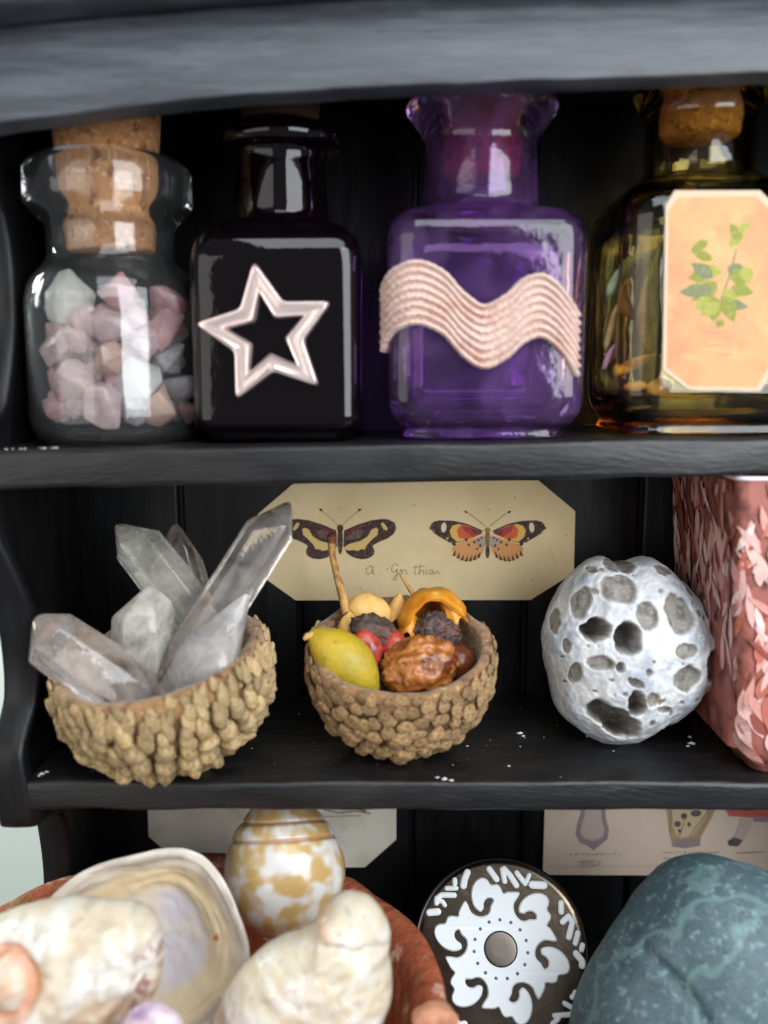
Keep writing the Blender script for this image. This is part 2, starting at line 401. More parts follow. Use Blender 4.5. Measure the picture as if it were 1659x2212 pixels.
V, F = loft(rings); bm = bmesh.new(); vv = [bm.verts.new(v) for v in V]
for f in F: bm.faces.new([vv[i] for i in f])
bmesh.ops.recalc_face_normals(bm, faces=bm.faces)
rel(link('side_board', from_bm('side_board', bm, True, 50), BLACK_V), cab)
rel(link('side_board', box_mesh('side_board', 7.75, 8.2, 0.0, BACK, -9.75, 5.4, 0.05), BLACK_V), cab)
# arched top rail, leaning back a little
low = [(-160, 292), (0, 266), (200, 240), (415, 214), (620, 198), (830, 187), (1040, 178), (1245, 171), (1450, 164), (1659, 157), (2300, 150)]
top = [(-160, 76), (0, 55), (200, 36), (415, 19), (620, 5), (830, -6), (1040, -14), (1245, -20), (1450, -25), (1659, -28), (2300, -30)]
rings = []; YF = -0.55
def dens(a, m):
    o = []
    for i in range(len(a) - 1):
        for k in range(m): o.append((lerp(a[i][0], a[i + 1][0], k / m), lerp(a[i][1], a[i + 1][1], k / m)))
    return o + [a[-1]]
for (lx, ly), (tx, ty) in zip(dens(low, 5), dens(top, 5)):
    a = W(lx, ly, YF); b = W(tx, ty, YF + 0.32); b.x = a.x
    n1 = noise.noise(Vector((a.x * 1.5, 7, 2))) * 0.025; n2 = noise.noise(Vector((a.x * 0.9, 1, 5))) * 0.03
    a.z += n1; b.z += n2; r = 0.06
    mid = (a + b) / 2 + Vector((0, -0.03, 0))
    rings.append([Vector((a.x, a.y + 0.48, a.z + 0.0)), Vector((a.x, a.y + r, a.z)), Vector((a.x, a.y + r * .3, a.z + r * .3)), Vector((a.x, a.y + 0.01, a.z + r)), mid, Vector((b.x, b.y, b.z - r)), Vector((b.x, b.y + r * .4, b.z - r * .3)), Vector((b.x, b.y + r * 1.4, b.z)), Vector((b.x, b.y + 0.45, b.z))])
V, F = loft(rings); bm = bmesh.new(); vv = [bm.verts.new(v) for v in V]
for f in F: bm.faces.new([vv[i] for i in f])
bmesh.ops.recalc_face_normals(bm, faces=bm.faces)
rel(link('arched_rail', from_bm('arched_rail', bm, True, 50), FASCIA), cab)
rings = []
for (tx, ty) in dens(top, 5):
    b = W(tx, ty - 46, -0.75)
    rings.append([Vector((b.x, b.y + q[0], b.z + q[1])) for q in [(0.9, 0), (0.1, 0), (0.02, 0.05), (0, 0.15), (-0.1, 0.3), (-0.25, 0.45), (-0.28, 0.7), (0.9, 0.7)]])
V, F = loft(rings); bm = bmesh.new(); vv = [bm.verts.new(v) for v in V]
for f in F: bm.faces.new([vv[i] for i in f])
bmesh.ops.recalc_face_normals(bm, faces=bm.faces)
rel(link('cornice', from_bm('cornice', bm, True, 50), FASCIA), cab)

def shelf2_z(x): return math.tan(S2T) * x

# ================================================================== bottles
def bottle_root(name, x, y, label): return empty(name, (x, y, shelf2_z(x) + 0.012), label, 'bottle')

# --- clear corked bottle
cb = bottle_root('corked_bottle', -3.82, 1.38, 'clear round glass bottle with cork, filled with pink quartz chips')
path = [(0.001, 0.13, 0, 1), (0.98, 0.13, .18, 1), (1.11, 0.3, .2, 1), (1.125, 2.06, .3, 1), (0.74, 2.5, .2, 1), (0.71, 2.9, .1, 1), (0.72, 3.6, .1, 1), (0.80, 3.84, .06, 1), (0.95, 3.88, .06, 1), (1.13, 3.76, .12, 1), (1.15, 3.24, .12, 1),
        (0.92, 3.03, .1, 1), (0.87, 2.95, .1, 1), (0.87, 2.52, .12, 1), (1.2, 2.16, .28, 1), (1.21, 0.22, .2, 1), (1.06, 0.0, .1, 1), (0.85, 0.0, .05, 1), (0.5, 0.06, .1, 1), (0.001, 0.08, 0, 1)]
link('glass', glass_mesh('glass', path, n=14), CLEAR, cb)
link('cork', lathe_mesh('cork', [(0.0, 2.64), (0.56, 2.64), (0.605, 2.69), (0.655, 3.4), (0.74, 4.5), (0.70, 4.56), (0.0, 4.56)], sharp=50), CORK, cb)

# --- black square bottle
bb = bottle_root('black_bottle', -1.44, 1.55, 'shiny black square glass bottle with a star charm on its front')
path = [(0.001, 0.0, 0, .3), (0.92, 0.0, .08, .34), (1.0, 0.06, .1, .34), (1.02, 0.14, .12, .3), (1.14, 0.22, .14, .24), (1.15, 2.6, .34, .26), (0.92, 2.90, .3, .5), (0.72, 2.96, .12, 1), (0.66, 3.06, .1, 1), (0.62, 3.86, .1, 1), (0.66, 3.96, .06, 1), (0.85, 4.0, .1, 1), (0.87, 4.22, .1, 1), (0.6, 4.36, .08, 1), (0.001, 4.36, 0, 1)]
link('glass', glass_mesh('glass', path, n=9), BLACKGLASS, bb)
link('cork', lathe_mesh('cork', [(0.0, 4.2), (0.5, 4.2), (0.56, 4.66), (0.53, 4.7), (0.0, 4.7)], sharp=50), CORK_DARK, bb)
# star charm: outer and inner star outlines joined as a raised band
bpy.context.view_layer.update()
yf = bb.location.y - 1.15
C = W(577, 724, yf - 0.10); s0 = SC(575, 726, yf - 0.10)
def star(ro, ri, rot, seg=3):
    P = []
    for k in range(5):
        for r_, a in ((ro, 90 + rot + 72 * k), (ri, 90 + rot + 72 * k + 36)): P.append(Vector((r_ * math.cos(R(a)), r_ * math.sin(R(a)), 0)))
    out = []
    for i, p in enumerate(P):                     # round the corners a little
        a, b = P[i - 1], P[(i + 1) % 10]; f = 0.10 if i % 2 == 0 else 0.07
        p0 = p + (a - p).normalized() * f * ro; p1 = p + (b - p).normalized() * f * ro
        for k in range(seg + 1):
            t = k / seg; out.append(p0 * (1 - t) ** 2 + p * 2 * t * (1 - t) + p1 * t * t)
    return out
oo = star(158 * s0, 80 * s0, 9); ii = star(88 * s0, 38 * s0, 9)
def at(p, y, k=1.0): return Vector((C.x + p.x * k + p.y * 0.0, C.y + y - p.y * 0.04, C.z + p.y * k))
rings = [[at(p, 0.1) for p in oo], [at(p, -0.02) for p in oo], [at(o_ * .93 + i_ * .07, -0.07) for o_, i_ in zip(oo, ii)], [at(o_ * .72 + i_ * .28, -0.085) for o_, i_ in zip(oo, ii)], [at(o_ * .45 + i_ * .55, -0.05) for o_, i_ in zip(oo, ii)], [at(o_ * .12 + i_ * .88, -0.07) for o_, i_ in zip(oo, ii)], [at(p, -0.02) for p in ii], [at(p, 0.1) for p in ii]]
V, F = loft(rings, False, False); nn = len(oo); L = len(rings) - 1
F += [(j, L * nn + j, L * nn + (j + 1) % nn, (j + 1) % nn) for j in range(nn)]
bm = bmesh.new(); vv = [bm.verts.new(v) for v in V]
for f in F: bm.faces.new([vv[i] for i in f])
bmesh.ops.recalc_face_normals(bm, faces=bm.faces)
o = rel(link('star_charm', from_bm('star_charm', bm, True, 45), STARMETAL), bb); o['label'] = 'open five-pointed star charm in rosy silver metal'

# --- purple bottle
pb = bottle_root('purple_bottle', 1.36, 1.55, 'purple square glass bottle with a wavy pink ribbon round it')
path = [(0.001, 0.3, 0, .3), (0.92, 0.3, .14, .3), (1.12, 0.5, .2, .28), (1.17, 2.6, .3, .3), (0.8, 2.95, .2, .6), (0.6, 3.2, .12, 1), (0.58, 4.2, .1, 1), (0.62, 4.6, .05, 1), (0.78, 4.66, .05, 1), (1.05, 4.58, .1, 1), (1.06, 4.46, .1, 1), (0.86, 4.2, .14, 1), (0.77, 4.05, .1, 1),
        (0.82, 3.14, .12, 1), (0.95, 3.08, .12, .7), (1.2, 2.96, .2, .36), (1.32, 2.75, .22, .3), (1.3, 0.42, .2, .22), (1.2, 0.2, .14, .26), (1.08, 0.14, .06, .34), (1.13, 0.0, .08, .34), (0.9, 0.0, .04, .36), (0.7, 0.1, .1, .4), (0.001, 0.12, 0, .4)]
link('glass', glass_mesh('glass', path, n=9), PURPLE, pb)
link('cork', lathe_mesh('cork', [(0.0, 3.55), (0.48, 3.55), (0.53, 3.6), (0.57, 4.2), (0.6, 4.75), (0.0, 4.75)], sharp=50), CORK_RED, pb)
# wavy ribbon following the front and the rounded corners
RIB = pm('pink_ribbon_thread', lin(220, 188, 174), 0.6, noise_col=[(3, lin(200, 150, 132), 0.45, 0.75, 4), (18, lin(240, 214, 202), 0.55, 0.75, 2)], bump=[(16, 0.9, 0.05), (34, 0.6, 0.03)], sheen=0.4)
ky_pts = [(794, 692), (818, 668), (852, 644), (905, 632), (960, 655), (1000, 700), (1045, 727), (1095, 705), (1130, 672), (1170, 660), (1205, 682), (1232, 718), (1254, 748)]
def wave(px):
    for i in range(len(ky_pts) - 1):
        if px <= ky_pts[i + 1][0] or i == len(ky_pts) - 2:
            q = [ky_pts[max(i - 1, 0)], ky_pts[i], ky_pts[i + 1], ky_pts[min(i + 2, len(ky_pts) - 1)]]
            t = (px - ky_pts[i][0]) / (ky_pts[i + 1][0] - ky_pts[i][0])
            return cat(q[0][1], q[1][1], q[2][1], q[3][1], t)
def on_body(px, py, off):
    """point on the purple body front, wrapping round its corners"""
    h, rc = 1.32 + off, 0.4 + off
    fy = pb.location.y - h
    p = W(px, py, fy); x = p.x - pb.location.x; c = h - rc
    if abs(x) > c:
        e = (abs(x) - c) / rc; a = min(e, 1.45)
        x = math.copysign(c + rc * math.sin(a), x); y = fy + rc * (1 - math.cos(a))
    else: y = fy
    return Vector((pb.location.x + x, y, p.z))
xs = [796 + 4.6 * i for i in range(100)]
rib = None
NC = 8
for c in range(NC):
    v = (c + 0.5) / NC - 0.5
    pts = []; rad = []
    for i, px in enumerate(xs):
        py = wave(px) + v * 148
        pts.append(on_body(px, py + 1.5 * noise.noise(Vector((i * .12, c * 2, 4))), 0.035)); rad.append(0.066 + 0.007 * math.sin(i * 2.1 + c * 1.3) + 0.010 * noise.noise(Vector((i * .3, c, 0))))
    me = tube_mesh('thread', pts, rad, 8, 0.55)
    if rib is None:
        bpts = [[on_body(px, wave(px) - 70, 0.0) for px in xs], [on_body(px, wave(px) - 70, 0.045) for px in xs], [on_body(px, wave(px), 0.05) for px in xs], [on_body(px, wave(px) + 70, 0.045) for px in xs], [on_body(px, wave(px) + 70, 0.0) for px in xs]]
        V, F = loft(bpts, False, False, False)
        rib = rel(link('ribbon', mesh_of('ribbon', V, F), RIB), pb); rib['label'] = 'wavy dusty pink corded ribbon'
    t = link('thread', me, RIB); t.parent = rib; t.matrix_parent_inverse = rib.matrix_parent_inverse.copy() if False else Matrix.Identity(4)

# --- yellow bottle
yb = bottle_root('yellow_bottle', 4.42, 1.6, 'amber yellow glass bottle holding dried herbs, tan paper label on front')
path = [(0.001, 0.3, 0, .3), (0.95, 0.3, .14, .3), (1.13, 0.5, .2, .34), (1.15, 2.9, .3, .36), (0.8, 3.3, .2, .7), (0.6, 3.5, .12, 1), (0.58, 4.4, .1, 1), (0.62, 4.78, .05, 1), (0.74, 4.84, .05, 1), (0.95, 4.72, .1, 1), (0.95, 4.58, .1, 1), (0.78, 4.42, .1, 1), (0.74, 4.3, .1, 1),
        (0.76, 3.52, .12, 1), (0.92, 3.42, .12, .8), (1.16, 3.26, .24, .44), (1.29, 2.98, .25, .36), (1.29, 0.46, .2, .3), (1.2, 0.22, .14, .3), (1.1, 0.14, .06, .36), (1.16, 0.0, .08, .36), (0.9, 0.0, .04, .36), (0.7, 0.1, .1, .4), (0.001, 0.12, 0, .4)]
link('glass', glass_mesh('glass', path, n=9), YELLOW, yb)
link('cork', lathe_mesh('cork', [(0.0, 4.05), (0.5, 4.05), (0.55, 4.1), (0.6, 4.7), (0.62, 4.95), (0.0, 4.95)], sharp=50), CORK, yb)
yl = yb.location.y - 1.29 - 0.014
def LP(px, py, h): return W(px, py, yl - 0.03 - h)
lab_pts = [(1456, 412), (1640, 412), (1674, 446), (1670, 800), (1640, 846), (1486, 842), (1430, 800), (1436, 446)]
lab = rel(link('paper_label', card_mesh('paper_label', [W(x, y, yl) for x, y in lab_pts], Vector((0, -1, 0)), 0.03), LABELEDGE), yb)
lab['label'] = 'tan paper label with a green leafy sprig'
pr = Print(LP)
pr.poly([(1466, 426), (1634, 424), (1664, 454), (1660, 793), (1635, 836), (1491, 833), (1441, 793), (1445, 457)], LABELPAPER)
G1, G2, G3 = ink('olive_green', 128, 132, 52), ink('leaf_green', 150, 152, 66), ink('grey_green', 112, 118, 84)
pr.line([(1590, 540), (1578, 590), (1560, 640), (1548, 680)], 4, G3)
for a in [(1530, 520, 40, 9, 150, G1), (1575, 535, 48, 10, -50, G2), (1572, 575, 46, 15, 30, G3), (1585, 580, 40, 14, 60, G1), (1560, 590, 56, 12, 190, G2), (1550, 610, 62, 17, 145, G1), (1540, 625, 66, 14, 175, G3), (1545, 640, 50, 15, 95, G1), (1560, 625, 48, 12, 40, G2), (1528, 640, 34, 10, 130, G2), (1570, 655, 44, 9, 10, G3), (1540, 560, 44, 9, 200, G1), (1520, 615, 24, 9, 240, G2), (1560, 690, 18, 8, 120, G1), (1520, 660, 16, 8, 60, G3)] + [(1600, 520, 40, 10, -120, G1), (1592, 500, 34, 8, -30, G2), (1608, 575, 36, 13, 75, G2), (1530, 590, 40, 12, 165, G1), (1556, 655, 46, 12, 150, G2), (1566, 640, 52, 14, 70, G1), (1580, 620, 44, 12, 15, G1), (1540, 600, 50, 13, 215, G3)]: pr.leaf(a[0], a[1], a[2] * 1.12, a[3] * 1.2, a[4], a[5])
B1 = ink('faint_brown', 190, 146, 110)
for (x, y, L) in [(1530, 716, 60), (1546, 728, 34), (1524, 745, 40), (1552, 764, 30)]: pr.line([(x, y), (x + L * .4, y + 1.5), (x + L * .5, y - 1), (x + L, y + 1)], 2.6, B1)
sp = pr.build('sprig_print', yb)

# ================================================================== quartz chips in the clear bottle
def chip_mesh(i):
    rnd = random.Random(100 + i); bm = bmesh.new()
    for k in range(15):
        v = Vector((rnd.gauss(0, 1), rnd.gauss(0, 1), rnd.gauss(0, 1))).normalized()
        bm.verts.new(Vector((v.x * rnd.uniform(.8, 1.05), v.y * rnd.uniform(.55, .8), v.z * rnd.uniform(.65, .95))))
    r = bmesh.ops.convex_hull(bm, input=bm.verts)
    bmesh.ops.delete(bm, geom=[e for e in r['geom_interior'] if isinstance(e, bmesh.types.BMVert)], context='VERTS')
    bmesh.ops.dissolve_limit(bm, angle_limit=R(14), verts=bm.verts, edges=bm.edges)
    bmesh.ops.bevel(bm, geom=list(bm.edges), offset=0.05, segments=2, profile=0.5, affect='EDGES', clamp_overlap=True)
    bmesh.ops.delete(bm, geom=[e for e in bm.edges if not e.link_faces], context='EDGES')
    bmesh.ops.delete(bm, geom=[v for v in bm.verts if not v.link_faces], context='VERTS')
    return from_bm('quartz_chip', bm, True, 35)
chip_m = [chip_mesh(i) for i in range(8)]
cm = [crystal_mat('rose_quartz_pale', (0.97, 0.9, 0.91), 0.5, 1.0, lin(244, 216, 218), 0.12, 1.2),
      crystal_mat('rose_quartz_pink', (0.95, 0.78, 0.81), 0.5, 1.0, lin(234, 184, 190), 0.12, 1.2),
      crystal_mat('white_quartz', (0.96, 0.97, 0.95), 0.65, 1.0, lin(242, 240, 234), 0.12, 1.4),
      crystal_mat('clear_quartz_chip', (0.96, 0.95, 0.96), 0.3, 0.9, lin(228, 222, 228), 0.05, 1.4),
      crystal_mat('peach_quartz', (0.95, 0.8, 0.72), 0.65, 1.0, lin(244, 208, 192), 0.14, 1.2)]
fixed = [  # px, py, size px, material, label
    (150, 650, 62, 2, 'milky white quartz chip at upper left inside corked bottle'),
    (255, 635, 50, 1, 'deep pink quartz chip at top centre inside corked bottle'),
    (365, 645, 56, 1, 'deep pink quartz chip at upper right inside corked bottle'),
    (245, 705, 66, 0, 'pale lilac pink quartz chip in middle of corked bottle'),
    (345, 715, 62, 1, 'rosy jagged quartz chip right of middle in corked bottle'),
    (135, 745, 58, 0, 'pale pink quartz chip at left wall of corked bottle'),
    (235, 775, 48, 4, 'small peach quartz chip in centre of corked bottle'),
    (360, 775, 52, 3, 'clear greyish quartz chip at right wall of corked bottle'),
    (300, 825, 62, 2, 'creamy white rough quartz chip right of centre in corked bottle'),
    (385, 835, 50, 3, 'clear grey quartz chip low at right wall of corked bottle'),
    (165, 825, 56, 0, 'pale flat quartz chip low at left of corked bottle'),
    (225, 880, 62, 0, 'large lilac pink quartz chip at bottom of corked bottle'),
    (345, 895, 56, 4, 'peach quartz chip at bottom right of corked bottle'),
    (125, 880, 42, 1, 'small dark pink quartz chip at bottom left of corked bottle'),
    (410, 890, 40, 1, 'small rosy quartz chip at bottom right wall of corked bottle')]
cx0, cy0, cz0 = cb.location; used = []
def put_chip(p, s, mi, label, group=None):
    base = random.choice(chip_m); me = base.copy(); me.materials.clear(); me.materials.append(cm[mi])
    o = bpy.data.objects.new('quartz_chip', me); COL.objects.link(o); o.location = p
    o.rotation_euler = (random.uniform(0, 6.3), random.uniform(0, 6.3), random.uniform(0, 6.3)); o.scale = (s, s, s)
    tag(o, label, 'quartz chip', group or 'quartz chips in the clear bottle'); used.append((Vector(p), s))
for px, py, sp_, mi, lb in fixed:
    s = sp_ * 0.0066 * 1.04
    # find the depth on the inner wall there
    Y = cy0 - 0.5
    for _ in range(6):
        p = W(px, py, Y); dx = p.x - cx0; rr = max(1.10 - s * .75, .2)
        Y = cy0 - math.sqrt(max(rr * rr - dx * dx, 0.02))
    p = W(px, py, Y); p.z = max(p.z, cz0 + 0.18 + s * .8)
    put_chip(p, s, mi, lb)
rnd = random.Random(5); tries = 0; random.seed(21)
while len(used) < 92 and tries < 6000:
    tries += 1
    a = rnd.uniform(0, 2 * math.pi); s = rnd.uniform(.22, .42); rr = (1.10 - s) * math.sqrt(rnd.random())
    p = Vector((cx0 + rr * math.cos(a), cy0 + rr * math.sin(a), cz0 + rnd.uniform(.2 + s * .8, 2.0 - s)))
    if p.y > cy0 + 0.45: continue
    if any((p - q).length < (s + t) * 0.50 for q, t in used): continue
    put_chip(p, s, rnd.choice([0, 0, 1, 1, 3, 4, 0, 1, 0]), 'quartz chip packed among the others inside the corked clear bottle', 'small quartz chips filling the gaps in the clear bottle')

# ================================================================== dried herbs in the yellow bottle
HERB = [pm('dried_leaf_green', lin(134, 148, 116), 0.8, noise_col=[(3, lin(92, 104, 76), 0.4, 0.7, 5)]), pm('dried_leaf_brown', lin(170, 138, 98), 0.85, noise_col=[(3, lin(112, 84, 58), 0.4, 0.7, 5)]),
        pm('dried_petal_lilac', lin(152, 108, 136), 0.8), pm('dried_petal_gold', lin(206, 160, 74), 0.8, noise_col=[(4, lin(160, 110, 50), 0.4, 0.7, 4)]), pm('seed_beige', lin(214, 172, 112), 0.6)]
def leaf_mesh(L, w, curl, twist):
    V = []; F = []; n = 9
    for i in range(n + 1):
        t = i / n; ww = w * math.sin(math.pi * (0.04 + 0.92 * t)) ** 0.8
        a = curl * t; c = Vector((math.sin(a) * L * t * .5, -math.sin(a * 1.3) * L * .15, L * (t - .5)))
        tw = twist * t
        for k in (-1, 0, 1):
            V.append(c + Vector((math.cos(tw) * ww * k, math.sin(tw) * ww * k + (0.25 * ww if k else 0), 0)))
    for i in range(n):
        for k in range(2): a = i * 3 + k; F.append((a, a + 1, a + 4, a + 3))
    V2 = [v + Vector((0, 0.018, 0)) for v in V]; b = len(V)
    F2 = [tuple(reversed([q + b for q in f])) for f in F]
    edge = []
    for i in range(n): edge += [(i * 3, i * 3 + 3, b + i * 3 + 3, b + i * 3), (i * 3 + 2, b + i * 3 + 2, b + i * 3 + 5, i * 3 + 5)]
    edge += [(0, b, b + 1, 1), (1, b + 1, b + 2, 2), (n * 3, n * 3 + 1, b + n * 3 + 1, b + n * 3), (n * 3 + 1, n * 3 + 2, b + n * 3 + 2, b + n * 3 + 1)]
    return mesh_of('dried_leaf', V + V2, F + F2 + edge)
herbs = [(1350, 570, .95, .16, 0.9, 25, 0, 'long grey green dried leaf curling inside yellow bottle'), (1395, 610, 1.1, .13, 0.5, -15, 0, 'narrow green dried leaf beside the label in yellow bottle'),
         (1325, 680, 1.0, .09, 0.3, 6, 1, 'brown dried stem standing at left wall of yellow bottle'), (1375, 690, 1.0, .12, 0.6, -28, 1, 'brown dried leaf slanting behind the label in yellow bottle'),
         (1318, 760, .5, .07, 0.4, 14, 2, 'small lilac dried petal low in yellow bottle'), (1415, 540, .34, .06, 0.3, -20, 3, 'golden dried petal next to label edge in yellow bottle'),
         (1372, 780, .45, .09, 0.5, 40, 3, 'golden dried scrap near the bottom of yellow bottle'), (1340, 640, .8, .10, 0.7, -40, 1, 'brown curled dried leaf crossing the green leaves in yellow bottle')]
for px, py, L, w, cu, rz, mi, lb in herbs:
    p = W(px, py, yb.location.y - 0.82); o = link('dried_leaf', leaf_mesh(L, w, cu, 0.8), HERB[mi], None, p, (0.15, R(rz), 0.3)); tag(o, lb, 'dried leaf', 'dried herbs in the yellow bottle')
for px, py, s, lb in [(1418, 838, .16, 'oval beige seed at bottom of yellow bottle below label corner'), (1372, 835, .09, 'small pale seed left of the oval seed in yellow bottle'), (1345, 800, .10, 'round gold seed at left in bottom of yellow bottle')]:
    p = W(px, py, yb.location.y - 0.8); p.z = max(p.z, yb.location.z + .36 + s * .5)
    o = link('seed', ico_mesh('seed', 3, lambda d, s=s: Vector((d.x * s * 1.25, d.y * s * .7, d.z * s * .8)) * (1 + .08 * noise.noise(d * 3))), HERB[4], None, p, (0, R(-8), 0)); tag(o, lb, 'seed', 'dried herbs in the yellow bottle')

# ================================================================== acorn cups
def frame_from_axis(n):
    z = n.normalized(); x = (AX_R - z * AX_R.dot(z)).normalized(); y = z.cross(x)
    return Matrix((x, y, z)).transposed()
def acorn(label, px, py, Rp, Hp, toward, lean, mats, rim_f, rows, seed):
    up = AX_U * math.cos(R(lean)) - AX_R * math.sin(R(lean))
    n = (AX_T * toward + up * math.sqrt(1 - toward ** 2)).normalized()
    Y = 1.2
    for _ in range(30):                            # settle it on the shelf
        c = W(px, py, Y); s = SC(px, py, Y); Rr, H = Rp * s, Hp * s
        lowest = c.z - math.sqrt((H * n.z) ** 2 + Rr * Rr * (1 - n.z ** 2))
        Y += (Z3 + 0.01 - lowest) * -1.6
    root = empty('acorn_cup', Vector((c.x, c.y, Z3)), label, 'acorn cup', 'acorn cups on the middle shelf')
    M = frame_from_axis(n).to_4x4(); M.translation = c
    rnd = random.Random(seed)
    prof = []                                      # outer from bottom to rim, over, inside
    for k in range(19): a = k / 18 * (math.pi / 2 + 0.16); prof.append((Rr * .93 * math.sin(a), -H * .94 * math.cos(a)))
    rim = prof[-1]
    inn = [(Rr * rim_f * math.sin(a), rim[1] * .6 - H * .80 * math.cos(a)) for a in [(1 - k / 14) * (math.pi / 2 + 0.05) for k in range(15)]]
    path = prof + [(rim[0] - 0.02, rim[1] + 0.05), ((rim[0] + inn[0][0]) / 2, rim[1] + 0.06), (inn[0][0] + .02, rim[1] + 0.03)] + inn
    nseg = 72; V = []
    rings = []
    for i, (h, z) in enumerate(path):
        rr = []
        for k in range(nseg):
            a = 2 * math.pi * k / nseg; q = Vector((math.cos(a) * 2, math.sin(a) * 2, z * 2 + seed))
            d = 1 + 0.035 * noise.noise(q) ; dz = 0.05 * noise.noise(q * 2.2) if 17 < i < 24 else 0.02 * noise.noise(q * 3)
            rr.append(Vector((h * d * math.cos(a), h * d * math.sin(a), z + dz)))
        rings.append(rr)
    V, F = loft(rings); bm = bmesh.new(); vv = [bm.verts.new(v) for v in V]
    for f in F: bm.faces.new([vv[i] for i in f])
    bmesh.ops.recalc_face_normals(bm, faces=bm.faces)
    me = from_bm('cup_wall', bm); me.materials.append(mats[1]); me.materials.append(ACORN_OUT); me.polygons.foreach_set('material_index', [1 if k < 16 * nseg else 0 for k in range(len(me.polygons))]); o = link('cup_wall', me, None, None); o.matrix_world = M; bpy.context.view_layer.update(); rel(o, root)
    def scale_mesh(i):
        rn = random.Random(i + seed * 10)
        def f(d):
            p = Vector((d.x * .5, d.y * .62, d.z * .42))
            if d.y < 0: p.x *= 1 - .35 * (-d.y) ** 1.5
            p.z += .12 * max(0, -d.y) ** 2
            return p * (1 + .2 * noise.noise(d * 1.5 + Vector((i * 3.1, seed, 0))) + .07 * noise.noise(d * 4 + Vector((i, 0, seed))))
        return ico_mesh('scale', 2, f)
    sms = [scale_mesh(i) for i in range(6)]
    for m in sms: m.materials.append(mats[0])
    for r_i, (ang, cnt, w, L, lift) in enumerate(rows):
        a = R(ang)
        for k in range(cnt):
            ph = 2 * math.pi * (k + (0.5 if r_i % 2 else 0) + rnd.uniform(-.24, .24)) / cnt
            aa = a + rnd.uniform(-.055, .055)
            pos = Vector((Rr * .95 * math.sin(aa) * math.cos(ph), Rr * .95 * math.sin(aa) * math.sin(ph), -H * .95 * math.cos(aa)))
            wp = M @ pos
            nrm = Vector((pos.x / Rr ** 2, pos.y / Rr ** 2, pos.z / H ** 2)).normalized()
            tv = (Vector((0, 0, 1)) - nrm * nrm.z)
            tv = tv.normalized() if tv.length > 1e-3 else Vector((1, 0, 0))
            bx = tv.cross(nrm).normalized()
            # only the scales the place can show: skip those wholly behind the cup
            if (M.to_3x3() @ nrm).dot((CAM - wp).normalized()) < -0.35: continue
            rot = Matrix((bx, -tv, nrm)).transposed()
            wd = 2 * math.pi * Rr * .95 * math.sin(aa) / cnt * w * .92
            sx, sy, sz = wd * rnd.uniform(.75, 1.2), L * Rr * rnd.uniform(.8, 1.25), lift * Rr * rnd.uniform(.65, 1.3)
            mm = (M.to_3x3() @ rot @ Matrix.Rotation(rnd.uniform(-.35, .35), 3, 'Z') @ Matrix.Rotation(rnd.uniform(-.2, .25), 3, 'X')).to_4x4() @ Matrix.Diagonal((sx, sy, sz, 1)); mm.translation = wp
            o = bpy.data.objects.new('scale', rnd.choice(sms)); COL.objects.link(o); o.parent = root
            o.matrix_parent_inverse = Matrix.Translation(root.location).inverted(); o.matrix_basis = mm
    return root, c, n, Rr, H, s
rows1 = [(10, 6, 1.15, .17, .26), (18, 10, 1.15, .17, .27), (26, 14, 1.12, .17, .28), (34, 18, 1.1, .17, .28), (41.5, 21, 1.1, .165, .27), (49, 24, 1.08, .16, .26), (56, 26, 1.05, .16, .24), (63, 28, 1.02, .16, .21), (70, 31, .98, .165, .18), (77, 34, .92, .18, .15), (84.5, 37, .88, .20, .12), (92.5, 41, .85, .20, .09), (98, 44, .8, .12, .06)]
rows2 = [(10, 6, 1.15, .19, .20), (18, 10, 1.15, .19, .21), (26, 14, 1.15, .185, .22), (34, 17, 1.15, .18, .21), (41.5, 20, 1.12, .175, .20), (49, 23, 1.1, .165, .18), (56, 25, 1.1, .155, .16), (63, 28, 1.1, .15, .13), (70, 31, 1.1, .14, .11), (77, 34, 1.1, .135, .09), (84.5, 37, 1.1, .13, .07), (92, 41, 1.1, .12, .05), (98, 44, 1.15, .10, .05)]
ac1, c1, n1, R1, H1, s1 = acorn('knobbly tan acorn cup holding clear quartz crystals', 352, 1445, 243, 213, 0.31, 9, (ACORN, ACORN_IN), .78, rows1, 2)
ac2, c2, n2, R2, H2, s2 = acorn('brown acorn cup filled with dried seed pods', 866, 1420, 214, 208, 0.44, 0, (ACORN2, ACORN_IN), .80, rows2, 5)

